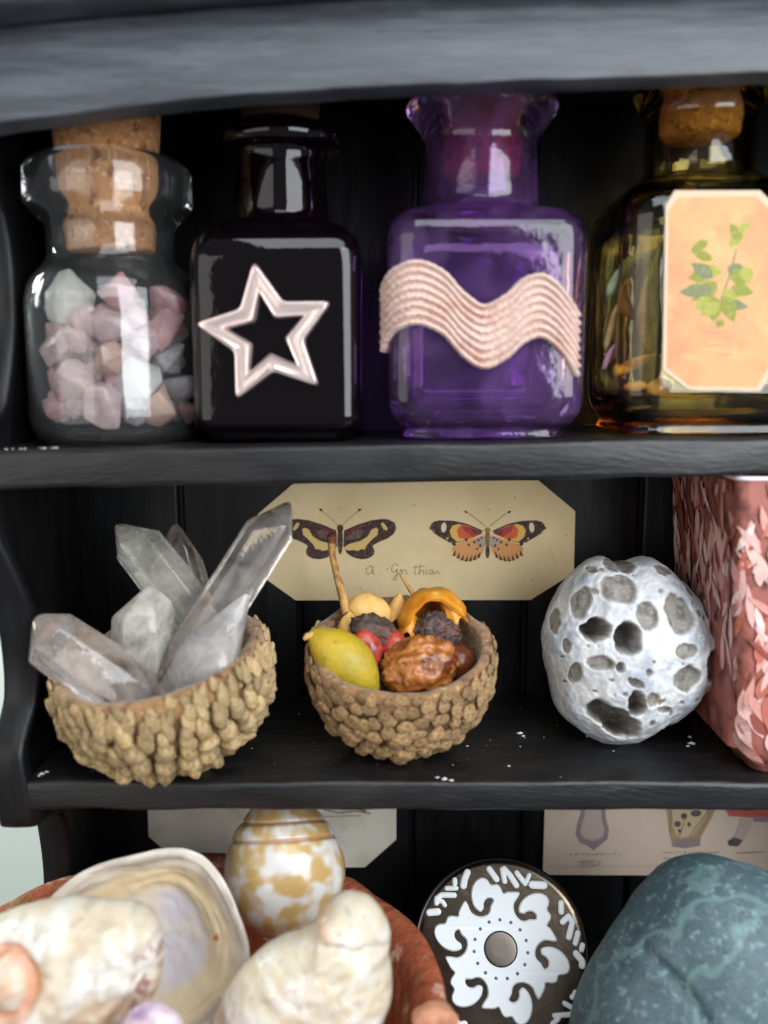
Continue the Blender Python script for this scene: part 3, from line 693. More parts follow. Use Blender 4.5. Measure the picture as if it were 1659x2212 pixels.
# ================================================================== quartz crystals
def crystal(p0, p1, r, seed, tipf=0.22, flat=1.0, chisel=0.35, taper=0.92):
    """hexagonal prism from root p0 to tip p1 with uneven faces and a slanted point"""
    rn = random.Random(seed); ax = (p1 - p0); L = ax.length; z = ax.normalized()
    x = z.cross(AX_T).normalized(); y = z.cross(x)
    rot = rn.uniform(0, 1.0)
    hexa = [(math.cos(rot + k * math.pi / 3) * rn.uniform(.85, 1.12), math.sin(rot + k * math.pi / 3) * flat * rn.uniform(.85, 1.12)) for k in range(6)]
    V = []
    for t, k in ((0, .95), (.45, 1.0), (1 - tipf, taper)):
        for i, (a, b) in enumerate(hexa):
            tt = t + (rn.uniform(-.5, .35) * tipf * .9 if t > .6 else 0)
            V.append(p0 + z * (L * tt) + x * (a * r * k) + y * (b * r * k))
    e = Vector((rn.uniform(-1, 1), rn.uniform(-.5, .5)))
    V.append(p1 + x * (e.x * r * chisel)); V.append(p1 - z * L * tipf * .12 + x * (e.x * r * chisel + .22 * r) + y * .12 * r)
    bm = bmesh.new(); vv = [bm.verts.new(v) for v in V]
    r_ = bmesh.ops.convex_hull(bm, input=bm.verts)
    bmesh.ops.delete(bm, geom=[g for g in r_['geom_interior'] if isinstance(g, bmesh.types.BMVert)], context='VERTS')
    bmesh.ops.dissolve_limit(bm, angle_limit=R(3), verts=bm.verts, edges=bm.edges)
    bmesh.ops.bevel(bm, geom=list(bm.edges), offset=r * 0.07, segments=2, profile=0.5, affect='EDGES', clamp_overlap=True)
    bmesh.ops.recalc_face_normals(bm, faces=bm.faces)
    return from_bm('quartz_crystal', bm, True, 30)
QA = crystal_mat('quartz_rosy_clear', (0.985, 0.955, 0.94), 0.0, 0.5, lin(242, 228, 218), 0.03, 1.6)
QB = crystal_mat('quartz_white_inclusion', (0.98, 0.97, 0.95), 0.1, 1.0, lin(238, 234, 224), 0.08, 1.5)
QC = crystal_mat('quartz_greenish_grey', (0.97, 0.97, 0.94), 0.05, 0.56, lin(220, 217, 206), 0.04, 1.6)
QD = crystal_mat('quartz_clear', (0.99, 0.985, 0.98), 0.0, 0.35, lin(232, 222, 214), 0.03, 1.6)
QE = crystal_mat('quartz_cloudy', (0.97, 0.97, 0.97), 0.1, 0.72, lin(236, 232, 228), 0.05, 1.6)
QF = crystal_mat('smoky_druse', (0.8, 0.7, 0.68), 0.3, 0.9, lin(120, 96, 88), 0.12, 3.0)
Yc = c1.y
for a, b, ya, yb_, r, m, sd, tf, fl, lb in [
    ((335, 1530), (62, 1345), -.25, -.55, 60, QA, 3, .16, .9, 'thick rosy clear quartz crystal leaning left out of acorn cup'),
    ((305, 1500), (300, 1262), .05, .1, 62, QB, 8, .2, .9, 'short stubby white quartz crystal in middle of acorn cup'),
    ((460, 1390), (258, 1125), .5, .55, 52, QC, 14, .16, .8, 'long grey green quartz crystal leaning left at back of acorn cup'),
    ((430, 1420), (362, 1130), .95, 1.15, 56, QD, 21, .22, .7, 'glassy clear quartz crystal behind the grey green one'),
    ((350, 1520), (628, 1082), -.1, .2, 52, QD, 31, .12, .85, 'tallest clear quartz crystal leaning right across the butterfly card'),
    ((385, 1515), (540, 1275), -.45, -.5, 62, QE, 44, .5, .55, 'cloudy pointed quartz crystal leaning on the tall clear crystal'),
    ((345, 1450), (352, 1345), .1, .3, 42, QF, 52, .3, .8, 'small dark smoky quartz lump deep in acorn cup')]:
    p0 = W(a[0], a[1], Yc + ya); p1 = W(b[0], b[1], Yc + yb_)
    me = crystal(p0, p1, r * s1 * 1.14, sd, tf, fl)
    for v in me.vertices: v.co -= p0
    o = link('quartz_crystal', me, m, None, p0); tag(o, lb, 'crystal', 'quartz crystals in the acorn cup')

# ================================================================== seed pods in the second cup
def lump(name, px, py, Y, rx, ry, rz, rot, fn, m, sub=4):
    """ellipsoid with radii in pixels in the picture plane, rz towards the viewer"""
    c = W(px, py, Y); s = SC(px, py, Y); cr, sr = math.cos(R(rot)), math.sin(R(rot))
    def g(d):
        k = fn(d) if fn else 1.0
        if isinstance(k, Vector): u, v, w = k.x * rx, k.y * ry, k.z * rz
        else: u, v, w = d.x * rx * k, d.y * ry * k, d.z * rz * k
        return (AX_R * (u * cr - v * sr) + AX_U * (u * sr + v * cr) + AX_T * w) * s
    return link(name, ico_mesh(name, sub, g), m, None, c)
P2 = c2.y
PODY = pm('pod_yellow', lin(188, 158, 36), 0.5, noise_col=[(1.6, lin(164, 146, 48), 0.4, 0.7, 5), (5, lin(128, 98, 40), 0.58, 0.72, 7)], bump=[(3, 0.5, 0.08), (14, 0.4, 0.03)])
PODT = pm('pod_husk_tan', lin(222, 176, 100), 0.6, noise_col=[(3, lin(196, 144, 72), 0.45, 0.75, 5)], bump=[(10, 0.3, 0.03)])
PODO = pm('pod_husk_orange', lin(222, 148, 40), 0.42, noise_col=[(2, lin(198, 118, 28), 0.45, 0.7, 5), (5, lin(234, 184, 90), 0.55, 0.75, 4)], bump=[(8, 0.3, 0.03)], coat=0.1)
SEEDR = pm('seed_red', lin(184, 72, 56), 0.3, noise_col=[(2.5, lin(112, 34, 28), 0.42, 0.68, 6), (4, lin(214, 128, 112), 0.58, 0.75, 5)], bump=[(6, 0.5, 0.05)], coat=0.25)
SEEDD = pm('seed_dark_pulp', lin(74, 58, 54), 0.5, noise_col=[(6, lin(122, 98, 88), 0.5, 0.7, 5), (3, lin(84, 34, 24), 0.5, 0.7, 4)], bump=[(9, 0.9, 0.06)])
BERRY = pm('berry_brown', lin(170, 104, 48), 0.32, noise_col=[(3.4, lin(104, 48, 26), 0.45, 0.64, 6), (5.5, lin(222, 162, 84), 0.55, 0.72, 5)], bump=[(5, 0.8, 0.08), (14, 0.4, 0.03)], sss=0.25, coat=0.3)
STEM = pm('dry_stem', lin(206, 160, 92), 0.7, noise_col=[(5, lin(140, 92, 48), 0.45, 0.7, 4)], bump=[(10, 0.3, 0.03)])
STEMD = pm('dry_stem_end', lin(112, 70, 38), 0.8)
def at_root(name, px, py, Y, label, catg, group): return empty(name, W(px, py, Y), label, catg, group)
G = 'dried pods in the acorn cup'
r_ = at_root('seed_pod', 745, 1440, P2 - .42, 'smooth yellow seed pod lying at left in acorn cup', 'seed pod', G)
def f(d):
    u = d.x; e = (1 - abs(u) ** 2.4 * .38); return Vector((d.x * 1.05, d.y * e + .12 * (1 - d.x * d.x), d.z * e))
rel(lump('husk', 742, 1432, P2 - .42, 96, 56, 56, -44, f, PODY), r_)
rel(link('tip', tube_mesh('tip', [W(690, 1385, P2 - .42), W(676, 1371, P2 - .42), W(664, 1374, P2 - .44), W(657, 1381, P2 - .44)], [.06, .055, .05, .03]), STEM), r_)
r_ = at_root('seed_pod', 805, 1380, P2 + .1, 'tan split pod on a tall stem showing a red seed', 'seed pod', G)
pts = [W(*q) for q in [(716, 1160, P2 + .75), (718, 1200, P2 + .72), (728, 1245, P2 + .66), (741, 1290, P2 + .55), (752, 1325, P2 + .4)]]
rel(link('stem', tube_mesh('stem', pts, [.07, .05, .055, .07, .09]), STEM), r_)
rel(link('stem_end', tube_mesh('stem_end', [W(716, 1150, P2 + .75), W(716, 1158, P2 + .75), W(717, 1176, P2 + .74)], [.05, .082, .06]), STEMD), r_)
def husk(px, py, Y, rx, ry, rz, rot, mat, a0, name='husk', th=.88, back=0):
    """open half shell: cup of a lump, thin walled, opening along a0 (picture angle)"""
    c = W(px, py, Y); s = SC(px, py, Y); cr, sr = math.cos(R(rot)), math.sin(R(rot)); rings = []
    nu, nv = 36, 12
    pl = AX_R * cr + AX_U * sr; e1 = pl * math.cos(R(back)) - AX_T * math.sin(R(back)); e2 = AX_U * cr - AX_R * sr; e3 = pl * math.sin(R(back)) + AX_T * math.cos(R(back))
    def pt(th_, ph, k):
        d = Vector((math.cos(th_), math.sin(th_) * math.cos(ph), math.sin(th_) * math.sin(ph)))
        k2 = k * (1 + .10 * noise.noise(d * 2 + Vector((px, py, 0)) * .1) + .05 * noise.noise(d * 5 + Vector((py, px, 0)) * .1)); u, v, w = d.x * rx * k2, d.y * ry * k2, d.z * rz * k2
        return c + (e1 * u + e2 * v + e3 * w) * s
    lim = lambda ph: a0 + .22 * math.sin(ph * 3 + px)
    for k, seq in ((1.0, range(nv + 1)), (th, range(nv, -1, -1))):
        for i in seq: rings.append([pt(max(.01, lim(2 * math.pi * j / nu) * i / nv), 2 * math.pi * j / nu, k) for j in range(nu)])
    V, F = loft(rings); bm = bmesh.new(); vv = [bm.verts.new(v) for v in V]
    for q in F: bm.faces.new([vv[i] for i in q])
    bmesh.ops.recalc_face_normals(bm, faces=bm.faces)
    return link(name, from_bm(name, bm, True, 60), mat)
rel(husk(795, 1325, P2 + .42, 44, 50, 26, 75, PODT, 1.75), r_)
rel(husk(752, 1372, P2 + .3, 52, 26, 24, 80, PODT, 1.5), r_)
rel(husk(846, 1340, P2 + .55, 60, 22, 20, 70, PODT, 1.5), r_)
rel(lump('pulp', 812, 1368, P2 + .06, 58, 36, 34, -30, lambda d: 1 + .20 * fbm(d * 3.5) + .06 * noise.noise(d * 12), SEEDD), r_)
rel(lump('red_seed', 794, 1402, P2 - .12, 34, 46, 30, 22, lambda d: 1 + .05 * noise.noise(d * 2), SEEDR), r_)
rel(lump('red_seed', 852, 1400, P2 - .06, 28, 38, 26, -10, lambda d: 1 + .05 * noise.noise(d * 2 + Vector((4, 0, 0))), SEEDR), r_)
r_ = at_root('seed_pod', 940, 1330, P2 + .2, 'orange burst seed pod with a dark seed at right in acorn cup', 'seed pod', G)
rel(husk(936, 1345, P2 + .34, 80, 74, 70, 100, PODO, 1.55, back=38), r_)
rel(husk(985, 1345, P2 + .36, 62, 26, 40, 110, PODO, 1.6), r_)
rel(husk(880, 1372, P2 + .3, 54, 22, 30, 80, PODO, 1.6), r_)
rel(lump('dark_seed', 945, 1366, P2 + .22, 50, 44, 42, -15, lambda d: 1 + .18 * fbm(d * 3.5 + Vector((2, 0, 0))) + .06 * noise.noise(d * 12), SEEDD, 5), r_)
rel(link('stem', tube_mesh('stem', [W(864, 1240, P2 + .8), W(878, 1262, P2 + .7), W(894, 1285, P2 + .55)], [.018, .03, .045]), STEM), r_)
o = lump('dried_berry', 906, 1442, P2 - .32, 84, 66, 64, 18, lambda d: 1 + .16 * fbm(d * 2.4 + Vector((5, 1, 0))) - .10 * abs(noise.noise(d * 4.5)) + .03 * noise.noise(d * 14), BERRY, 5); tag(o, 'wrinkled brown translucent berry at front right in acorn cup', 'berry', G)
o = lump('dried_berry', 985, 1435, P2 + .1, 44, 44, 40, 0, lambda d: 1 + .12 * fbm(d * 2.4 + Vector((9, 1, 0))), pm('berry_dark', lin(104, 52, 28), 0.4, bump=[(7, .6, .05)], coat=.2), 4); tag(o, 'dark brown berry half hidden behind the wrinkled berry', 'berry', G)
o = lump('dried_berry', 790, 1475, P2 - .1, 60, 34, 40, 0, lambda d: 1 + .12 * fbm(d * 2.4 + Vector((3, 1, 0))), pm('husk_scrap', lin(70, 54, 46), 0.6, bump=[(7, .6, .05)]), 3); tag(o, 'dark shrivelled scrap between yellow pod and brown berry', 'berry', G)

# ================================================================== stone with holes
def Zx(q): return (1123.3 + q[0] * .3229, 1019.6 + q[1] * .3229)
outl = [Zx(q) for q in [(380, 640), (460, 580), (560, 570), (640, 615), (700, 600), (800, 565), (870, 570), (960, 620), (1040, 700), (1130, 800), (1210, 880), (1270, 980), (1310, 1110), (1325, 1220), (1300, 1330), (1230, 1450), (1150, 1550), (1050, 1620), (950, 1680), (850, 1750), (740, 1800), (620, 1800), (500, 1770), (400, 1720), (310, 1660), (250, 1590), (225, 1480), (200, 1370), (165, 1270), (150, 1150), (175, 1030), (210, 920), (260, 820), (310, 720)]]
pits = [(575, 755, 122, 92, -12, 13), (348, 850, 52, 110, 27, 14), (415, 1005, 92, 74, -8, 84), (595, 1050, 88, 106, 8, 84), (720, 910, 72, 96, -12, 11), (935, 910, 104, 130, -18, 13), (955, 1130, 82, 50, 5, 10), (970, 1300, 106, 92, -8, 18), (1185, 1250, 74, 116, -8, 24), (430, 1205, 76, 50, -5, 10), (305, 1290, 38, 76, 10, 10), (545, 1225, 34, 36, 0, 22), (250, 1120, 24, 50, 5, 12), (545, 1585, 205, 88, 34, 96), (655, 1460, 60, 88, -10, 55), (640, 1330, 56, 34, 30, 14), (755, 1430, 46, 52, -20, 10), (850, 1510, 54, 32, 20, 10), (1195, 920, 44, 84, -22, 16), (1215, 1055, 30, 110, -18, 7), (660, 622, 64, 38, -10, 26), (570, 612, 52, 40, 0, 8), (900, 640, 62, 36, 15, 7), (440, 640, 36, 26, 0, 7), (1065, 775, 32, 52, -30, 7), (915, 1660, 64, 22, -20, 8), (215, 980, 20, 84, 12, 6), (775, 1590, 26, 20, 0, 10), (1092, 915, 18, 22, 0, 8), (715, 1250, 20, 30, 0, 9), (620, 1525, 22, 16, 0, 10), (495, 640, 20, 14, 0, 6), (1072, 1460, 22, 12, -20, 6), (410, 1390, 22, 12, 0, 5), (495, 1640, 18, 16, 0, 62), (950, 1460, 20, 12, 0, 5), (835, 760, 24, 14, 0, 5), (500, 1310, 18, 10, 0, 5)]
SY = 1.5; sc_c = Zx((740, 1190))
for _ in range(20):
    c = W(*sc_c, SY); s = SC(*sc_c, SY); lowz = c.z - 200 * s * 0.98
    SY += (Z3 - lowz) * -1.2
pol = polar_fn(outl, sc_c)
pp = [(*[v - w for v, w in zip(Zx((a, b)), sc_c)], rx * .3229, ry * .3229, math.cos(R(t)), math.sin(R(t)), dp * .75, dp) for a, b, rx, ry, t, dp in pits]
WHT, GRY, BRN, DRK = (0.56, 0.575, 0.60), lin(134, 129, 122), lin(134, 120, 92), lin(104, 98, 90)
rnp = random.Random(31)
for _ in range(34):
    a_ = rnp.uniform(0, 2 * math.pi); rr_ = 185 * math.sqrt(rnp.random()); r0_ = rnp.uniform(2.0, 6.5)
    t_ = rnp.uniform(0, 3); pp.append((rr_ * math.cos(a_), rr_ * math.sin(a_), r0_ * rnp.uniform(.7, 1.6), r0_, math.cos(t_), math.sin(t_), rnp.uniform(2.5, 6), 6))
def stone_fn(d):
    th = math.atan2(d.y, d.x)
    k = pol(th); u, v, w = k * d.x, k * d.y, d.z * 168
    nn = noise.fractal(d * 2.2, 1.0, 2.0, 4); nf = noise.fractal(d * 9, 1.0, 2.0, 4); ng = noise.fractal(d * 26, 1.0, 2.0, 3)
    g = 1 + .035 * nn; u *= g; v *= g; w *= g
    w += nf * 1.8 + ng * .5; u += nf * .8; v += ng * .5
    colr = mixc(WHT, (0.36, 0.39, 0.44), sm(-.05, .55, nn + .5 * nf)); colr = mixc(colr, (0.66, 0.66, 0.64), sm(.15, .6, -nn + .7 * nf)); colr = mixc(colr, (0.30, 0.30, 0.32), .45 * sm(.3, .6, ng + .3 * nf))
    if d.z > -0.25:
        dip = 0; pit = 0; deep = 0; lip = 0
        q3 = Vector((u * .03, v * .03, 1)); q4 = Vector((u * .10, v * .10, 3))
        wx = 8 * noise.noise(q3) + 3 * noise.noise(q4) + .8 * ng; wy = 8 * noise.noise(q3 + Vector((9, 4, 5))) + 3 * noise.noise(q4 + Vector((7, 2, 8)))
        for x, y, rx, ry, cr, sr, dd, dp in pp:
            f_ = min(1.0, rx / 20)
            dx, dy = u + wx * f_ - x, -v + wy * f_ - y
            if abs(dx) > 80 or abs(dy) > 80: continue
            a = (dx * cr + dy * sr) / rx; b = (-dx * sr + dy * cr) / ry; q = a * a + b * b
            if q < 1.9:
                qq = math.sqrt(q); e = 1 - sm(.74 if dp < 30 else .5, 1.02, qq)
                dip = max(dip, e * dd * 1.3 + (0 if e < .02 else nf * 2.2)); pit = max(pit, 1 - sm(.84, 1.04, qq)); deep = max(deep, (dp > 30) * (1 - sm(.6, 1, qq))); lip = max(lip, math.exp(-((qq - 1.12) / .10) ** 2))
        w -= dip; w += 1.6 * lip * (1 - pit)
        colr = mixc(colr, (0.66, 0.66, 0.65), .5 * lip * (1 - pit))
        if pit:
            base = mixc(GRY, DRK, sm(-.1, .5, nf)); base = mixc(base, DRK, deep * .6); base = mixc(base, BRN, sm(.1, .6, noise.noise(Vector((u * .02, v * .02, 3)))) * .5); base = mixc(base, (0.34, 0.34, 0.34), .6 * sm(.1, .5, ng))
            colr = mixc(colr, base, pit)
    return ((AX_R * u + AX_U * v + AX_T * w) * s, colr)
STONE = pm('chalky_holed_stone', (1, 1, 1), 0.85, attr=True, noise_col=[(16, (0.30, 0.31, 0.33), 0.62, 0.8, 4)], bump=[(9, 0.35, 0.03), (30, 0.25, 0.01)])
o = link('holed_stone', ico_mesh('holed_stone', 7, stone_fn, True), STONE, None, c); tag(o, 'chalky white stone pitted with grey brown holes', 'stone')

# ================================================================== pink patterned pot at the right
POTBASE = pm('pot_brown_red', lin(158, 92, 80), 0.4, noise_col=[(2, lin(84, 46, 42), 0.42, 0.66, 4)], coat=0.1)
PINKS = [pm('pot_pink_%d' % i, lin(*q), 0.3, noise_col=[(3, tuple(v * .72 for v in lin(*q)), 0.45, 0.75, 4)], coat=0.3) for i, q in enumerate([(226, 178, 170), (206, 146, 136), (234, 204, 198), (140, 74, 64), (184, 104, 88), (216, 172, 166)])]
POTRIM = pm('pot_white_rim', lin(232, 222, 224), 0.3, coat=0.3)
X0t, X0b = 4.74, 4.92
pot = empty('patterned_pot', (6.3, 1.5, Z3 + .01), 'pink and brown leaf patterned china pot at the right edge', 'pot')
def pot_ring(z, grow=0.0):
    t = (z - Z3) / 4.0
    x0 = lerp(X0b, X0t - .1, t) - grow + (0.28 * max(0, 1 - t * 6) ** 2); x1 = 8.0; y0 = 0.08 - grow - 0.06 * t + (0.25 * max(0, 1 - t * 6) ** 2); y1 = 2.7 + .2 * t
    r = .16; pts = []
    for cx, cyy, a0 in ((x1 - r, y1 - r, 0), (x0 + r, y1 - r, 90), (x0 + r, y0 + r, 180), (x1 - r, y0 + r, 270)):
        for k in range(9): a = R(a0 + k * 90 / 8); pts.append(Vector((cx + r * math.cos(a), cyy + r * math.sin(a), z)))
    return pts
zs = [Z3 + .01 + 4.14 * (i / 24) ** 1.3 for i in range(25)]
rings = [pot_ring(z) for z in zs]; top_in = [Vector((6.3 + (p.x - 6.3) * .94, 1.4 + (p.y - 1.4) * .88, p.z)) for p in rings[-1]]
rings += [[p + Vector((0, 0, .04)) for p in top_in], [Vector((6.3 + (p.x - 6.3) * .9, 1.4 + (p.y - 1.4) * .85, Z3 + .4)) for p in rings[-1]]]
V, F = loft(rings); bm = bmesh.new(); vv = [bm.verts.new(v) for v in V]
for q in F: bm.faces.new([vv[i] for i in q])
bmesh.ops.recalc_face_normals(bm, faces=bm.faces)
rel(link('body', from_bm('body', bm, True, 50), POTBASE), pot)
rel(link('rim', tube_mesh('rim', [p + Vector((0, 0, .03)) for p in pot_ring(zs[-1])] , 0.03, 8), POTRIM), pot)
# printed leaves run round the pot: u along the girth from the back of the left face, v the height
def girth(z):
    rg = pot_ring(z, 0.0); seq = rg[9:27]
    seq = [Vector(seq[0]) + Vector((.0, .3, 0))] + seq + [Vector((8, seq[-1].y, z))]
    return seq
def POT(u, v, h):
    z = min(max(v, Z3 + .03), zs[-1] - .02); seq = girth(z); acc = 0
    for i in range(len(seq) - 1):
        L = (seq[i + 1] - seq[i]).length
        if acc + L >= u or i == len(seq) - 2:
            t = (u - acc) / max(L, 1e-6); d = (seq[i + 1] - seq[i]).normalized(); n = Vector((d.y, -d.x, 0))
            return seq[i].lerp(seq[i + 1], t) + n * h
        acc += L
class PotPrint(Print): pass
pr = PotPrint(POT); rn = random.Random(12); pr.h = .006
def pot_leaf(u, v, L, w, rot, m):
    c, q = math.cos(R(rot)), math.sin(R(rot)); n = 6; mid = [(t / n * L, 0) for t in range(n + 1)]
    pr.h += .00009
    lobes = 1 + .25 * math.sin(u * 9)
    for k in range(n):
        t0, t1 = k / n, (k + 1) / n
        w0, w1 = [w * math.sin(math.pi * t ** .75) * (1 + .22 * math.sin(t * 19)) for t in (t0, t1)]
        quad = [(t0 * L, -w0), (t1 * L, -w1), (t1 * L, w1), (t0 * L, w0)]
        pr.poly([(u + a * c - b * q, v + a * q + b * c) for a, b in quad], m, pr.h)
for i in range(460):
    u = rn.uniform(0.1, 4.4); v = rn.uniform(Z3 + .05, zs[-1] - .15)
    pot_leaf(u, v, rn.uniform(.25, .7), rn.uniform(.035, .095), rn.choice([60, 80, 95, 110, 130, 75, 100]) + rn.uniform(-14, 14) + (180 if rn.random() < .25 else 0), PINKS[rn.choice([0, 0, 1, 1, 2, 3, 3, 4, 5])])
pr.build('leaf_print', pot)

# ================================================================== cards on the back planks
def bcard(name, pts, label, mat, Y=BACK - 0.012, th=.025):
    root = empty(name, W(*pts[0], Y), label, 'card')
    o = link('paper', card_mesh('paper', [W(x, y, Y) for x, y in pts], Vector((0, -1, 0)), th), mat); rel(o, root); return root
def ZB(q): return (570.3 + q[0] * .41667, 1036.9 + q[1] * .41667)
bc = bcard('butterfly_card', [ZB(q) for q in [(155, 15), (1420, 0), (1612, 160), (1605, 480), (1380, 620), (165, 622), (-20, 490), (-30, 175)]], 'cream card with cut corners printed with two butterflies', PAPER)
def BP(x, y, h): return W(*ZB((x, y)), BACK - 0.012 - 0.025 - h)
DB, YL, MR, RD, OR, TN, WT, PN = ink('dark_brown', 66, 44, 44), ink('cream_yellow', 226, 196, 122), ink('maroon', 116, 40, 48), ink('crimson', 178, 52, 60), ink('orange_red', 214, 96, 62), ink('orange_tan', 222, 160, 98), ink('off_white', 232, 222, 190), ink('pencil', 128, 108, 86)
OY = ink('orange_yellow', 234, 186, 92)
def butterfly(parts, cx, name, label):
    p = Print(BP)
    for pts, m in parts['poly']:
        p.poly(pts, m); p.poly([(2 * cx - x, y) for x, y in reversed(pts)], m)
    for (x, y, rx, ry, rot, m) in parts['ell']:
        p.ell(x, y, rx, ry, m, rot); p.ell(2 * cx - x, y, rx, ry, m, -rot)
    for pts, w, m in parts['line']:
        p.line(pts, w, m); p.line([(2 * cx - x, y) for x, y in pts], w, m)
    for (x, y, rx, ry, rot, m) in parts['body']: p.ell(x, y, rx, ry, m, rot)
    o = p.build(name, bc); o['label'] = label
sc1 = [(572, 365), (570, 385), (556, 398), (535, 408), (505, 411), (475, 406), (450, 394), (430, 380), (412, 345)]
butterfly({'poly': [([(415, 262), (480, 233), (560, 208), (610, 202), (645, 204), (678, 222), (686, 250), (672, 280), (640, 304), (600, 320), (572, 334), (560, 345), (480, 350), (412, 345)], DB),
                    ([(412, 330), (560, 338)] + sc1, DB), ([(420, 266), (480, 241), (535, 226), (500, 246), (430, 282)], MR), ([(470, 262), (520, 262), (500, 300), (430, 312), (420, 300)], ink('brown_grey', 104, 82, 76)),
                    ([(413, 350), (440, 332), (500, 316), (538, 292), (556, 258), (574, 248), (592, 252), (588, 284), (562, 306), (534, 336), (522, 360), (500, 358), (488, 368), (462, 362), (440, 366), (420, 360)], YL),
                    ([(604, 226), (618, 219), (632, 236), (642, 252), (634, 263), (618, 252)], YL)],
           'ell': [(495, 155, 10, 6, -35, DB)], 'line': [([(402, 240), (440, 200), (490, 160)], 2.0, PN)], 'body': [(395, 308, 14, 78, 0, DB), (395, 250, 16, 20, 0, ink('black_brown', 48, 34, 38))]}, 395, 'butterfly_print', 'dark brown butterfly with cream bands')
hw = [(985, 335), (975, 362), (985, 385), (1005, 405), (1035, 418), (1070, 422), (1105, 412), (1130, 385), (1148, 340)]
sp_ = []
for k in range(7):
    a = k / 6; x = lerp(984, 1112, a); y = 372 + 44 * math.sin(a * 2.2 + .35) - 6
    sp_.append(([(x - 9, y + 12), (x + 7, y + 13), (x + 10, y - 22)], DB))
fw = []
for k in range(6):
    a = k / 5; x = lerp(868, 985, a); y = lerp(250, 332, a)
    fw.append((x, y, 11, 8, 30, DB))
butterfly({'poly': [([(1138, 264), (1060, 230), (1020, 219), (980, 211), (910, 209), (880, 216), (866, 230), (864, 250), (880, 275), (910, 295), (945, 314), (985, 328), (1060, 312)], DB),
                    ([(1135, 276), (1065, 240), (1010, 228), (978, 236), (962, 262), (972, 296), (1000, 320), (1060, 312)], OY), ([(1135, 276), (1065, 242), (1020, 232), (1000, 262), (1010, 300), (1055, 310)], OR), ([(1135, 276), (1065, 242), (1025, 234), (1040, 268), (1085, 296)], RD), ([(1135, 276), (1070, 248), (1090, 284)], MR),
                    ([(985, 335), (1060, 314), (1140, 285)] + list(reversed(hw[3:])) + [(985, 385), (975, 362)], TN), ([(1145, 290), (1100, 304), (1095, 330), (1120, 352), (1146, 345)], ink('greyish', 176, 160, 150))] + sp_,
           'ell': [(932, 246, 14, 26, 6, WT), (915, 285, 9, 6, 30, WT), (948, 302, 8, 5, 30, WT), (885, 268, 7, 4, 40, WT)] + fw + [(1048, 310, 7, 8, 0, DB), (1062, 336, 6, 7, 0, DB), (1090, 322, 6, 7, 0, DB), (1112, 312, 6, 6, 0, DB), (1122, 340, 6, 7, 0, DB), (1105, 358, 5, 6, 0, DB), (1128, 300, 5, 5, 0, DB), (1272, 166, 9, 5, -35, DB)],
           'line': [([(1150, 240), (1105, 205), (1062, 172)], 2.0, PN)], 'body': [(1160, 300, 11, 55, 0, ink('olive_brown', 128, 104, 66)), (1160, 372, 10, 34, 0, DB), (1160, 258, 14, 12, 0, ink('olive', 150, 128, 80))]}, 1160, 'butterfly_print', 'orange red butterfly with dark spotted wing tips')
p = Print(BP)
for st_ in [[(566, 452), (550, 445), (532, 458), (528, 480), (540, 490), (558, 478), (566, 452), (562, 480), (574, 490)], [(604, 484), (609, 484)],
            [(694, 444), (680, 432), (664, 446), (660, 470), (676, 480), (690, 462), (692, 488), (684, 515), (670, 520), (676, 500), (704, 480)], [(704, 480), (712, 462), (716, 488), (726, 464), (736, 466), (738, 488), (748, 484)],
            [(788, 440), (780, 488), (790, 488)], [(772, 455), (830, 446)], [(812, 438), (802, 490), (818, 466), (828, 470), (826, 490)], [(842, 466), (840, 488), (850, 484)], [(842, 452), (845, 453)], [(878, 466), (862, 466), (856, 480), (866, 490), (880, 470), (880, 488), (892, 484), (900, 470), (912, 488)]]:
    p.line(st_, 3.0, PN)
p.line([(388, 146), (396, 150)], 2, PN); p.line([(1158, 148), (1170, 152), (1160, 160)], 2, PN); p.line([(1480, 345), (1500, 400), (1514, 440)], 2, ink('crease', 200, 172, 128))
for x, y in [(500, 562), (1570, 288), (640, 460), (780, 130), (1390, 520), (1300, 90)]: p.ell(x, y, 4, 3, PN)
o = p.build('handwriting', bc); o['label'] = 'faint pencilled handwriting'

lc = bcard('pale_card', [(318, 1700), (856, 1700), (856, 1812), (788, 1872), (436, 1872), (352, 1832), (322, 1806)], 'pale grey card with cut corners behind the spotted cone shell', PAPER2)
p = Print(lambda x, y, h: W(x, y, BACK - .037 - h))
p.line([(700, 1748), (730, 1756), (770, 1752), (800, 1757)], 3, PN); p.line([(690, 1764), (780, 1762)], 1.6, PN); p.line([(770, 1745), (790, 1752)], 5, ink('spot_brown', 130, 96, 60))
p.build('faint_print', lc)
mc = bcard('mushroom_card', [(1178, 1690), (1820, 1690), (1820, 1882), (1500, 1890), (1172, 1888)], 'beige card printed with mushrooms above the teal pebble', PAPER3, Y=BACK - .05)
p = Print(lambda x, y, h: W(x, y, BACK - .075 - h))
LG, LV, TA, SPD = ink('lilac_grey', 150, 134, 140), ink('pale_lilac', 196, 178, 172), ink('fan_tan', 176, 152, 120), ink('spot_dark', 84, 76, 78)
def ZM(x, y): return ((960 + x / 1.728) / 1.1573, (1980 + y / 1.728) / 1.1573)
def zp(pts): return [ZM(*q) for q in pts]
p.poly(zp([(848, 40), (955, 40), (958, 110), (972, 165), (965, 205), (935, 228), (905, 252), (880, 232), (845, 218), (826, 180), (836, 130), (850, 90)]), LG)
p.poly(zp([(868, 40), (938, 40), (940, 120), (952, 165), (945, 195), (905, 212), (865, 200), (848, 172), (858, 130), (868, 95)]), LV)
for k in range(5): p.line(zp([(868 + k * 18, 200), (880 + k * 12, 232)]), 1.5, LG)
p.poly(zp([(1215, 40), (1440, 40), (1425, 95), (1395, 150), (1372, 190), (1365, 225), (1300, 242), (1245, 232), (1232, 170), (1222, 100)]), TA)
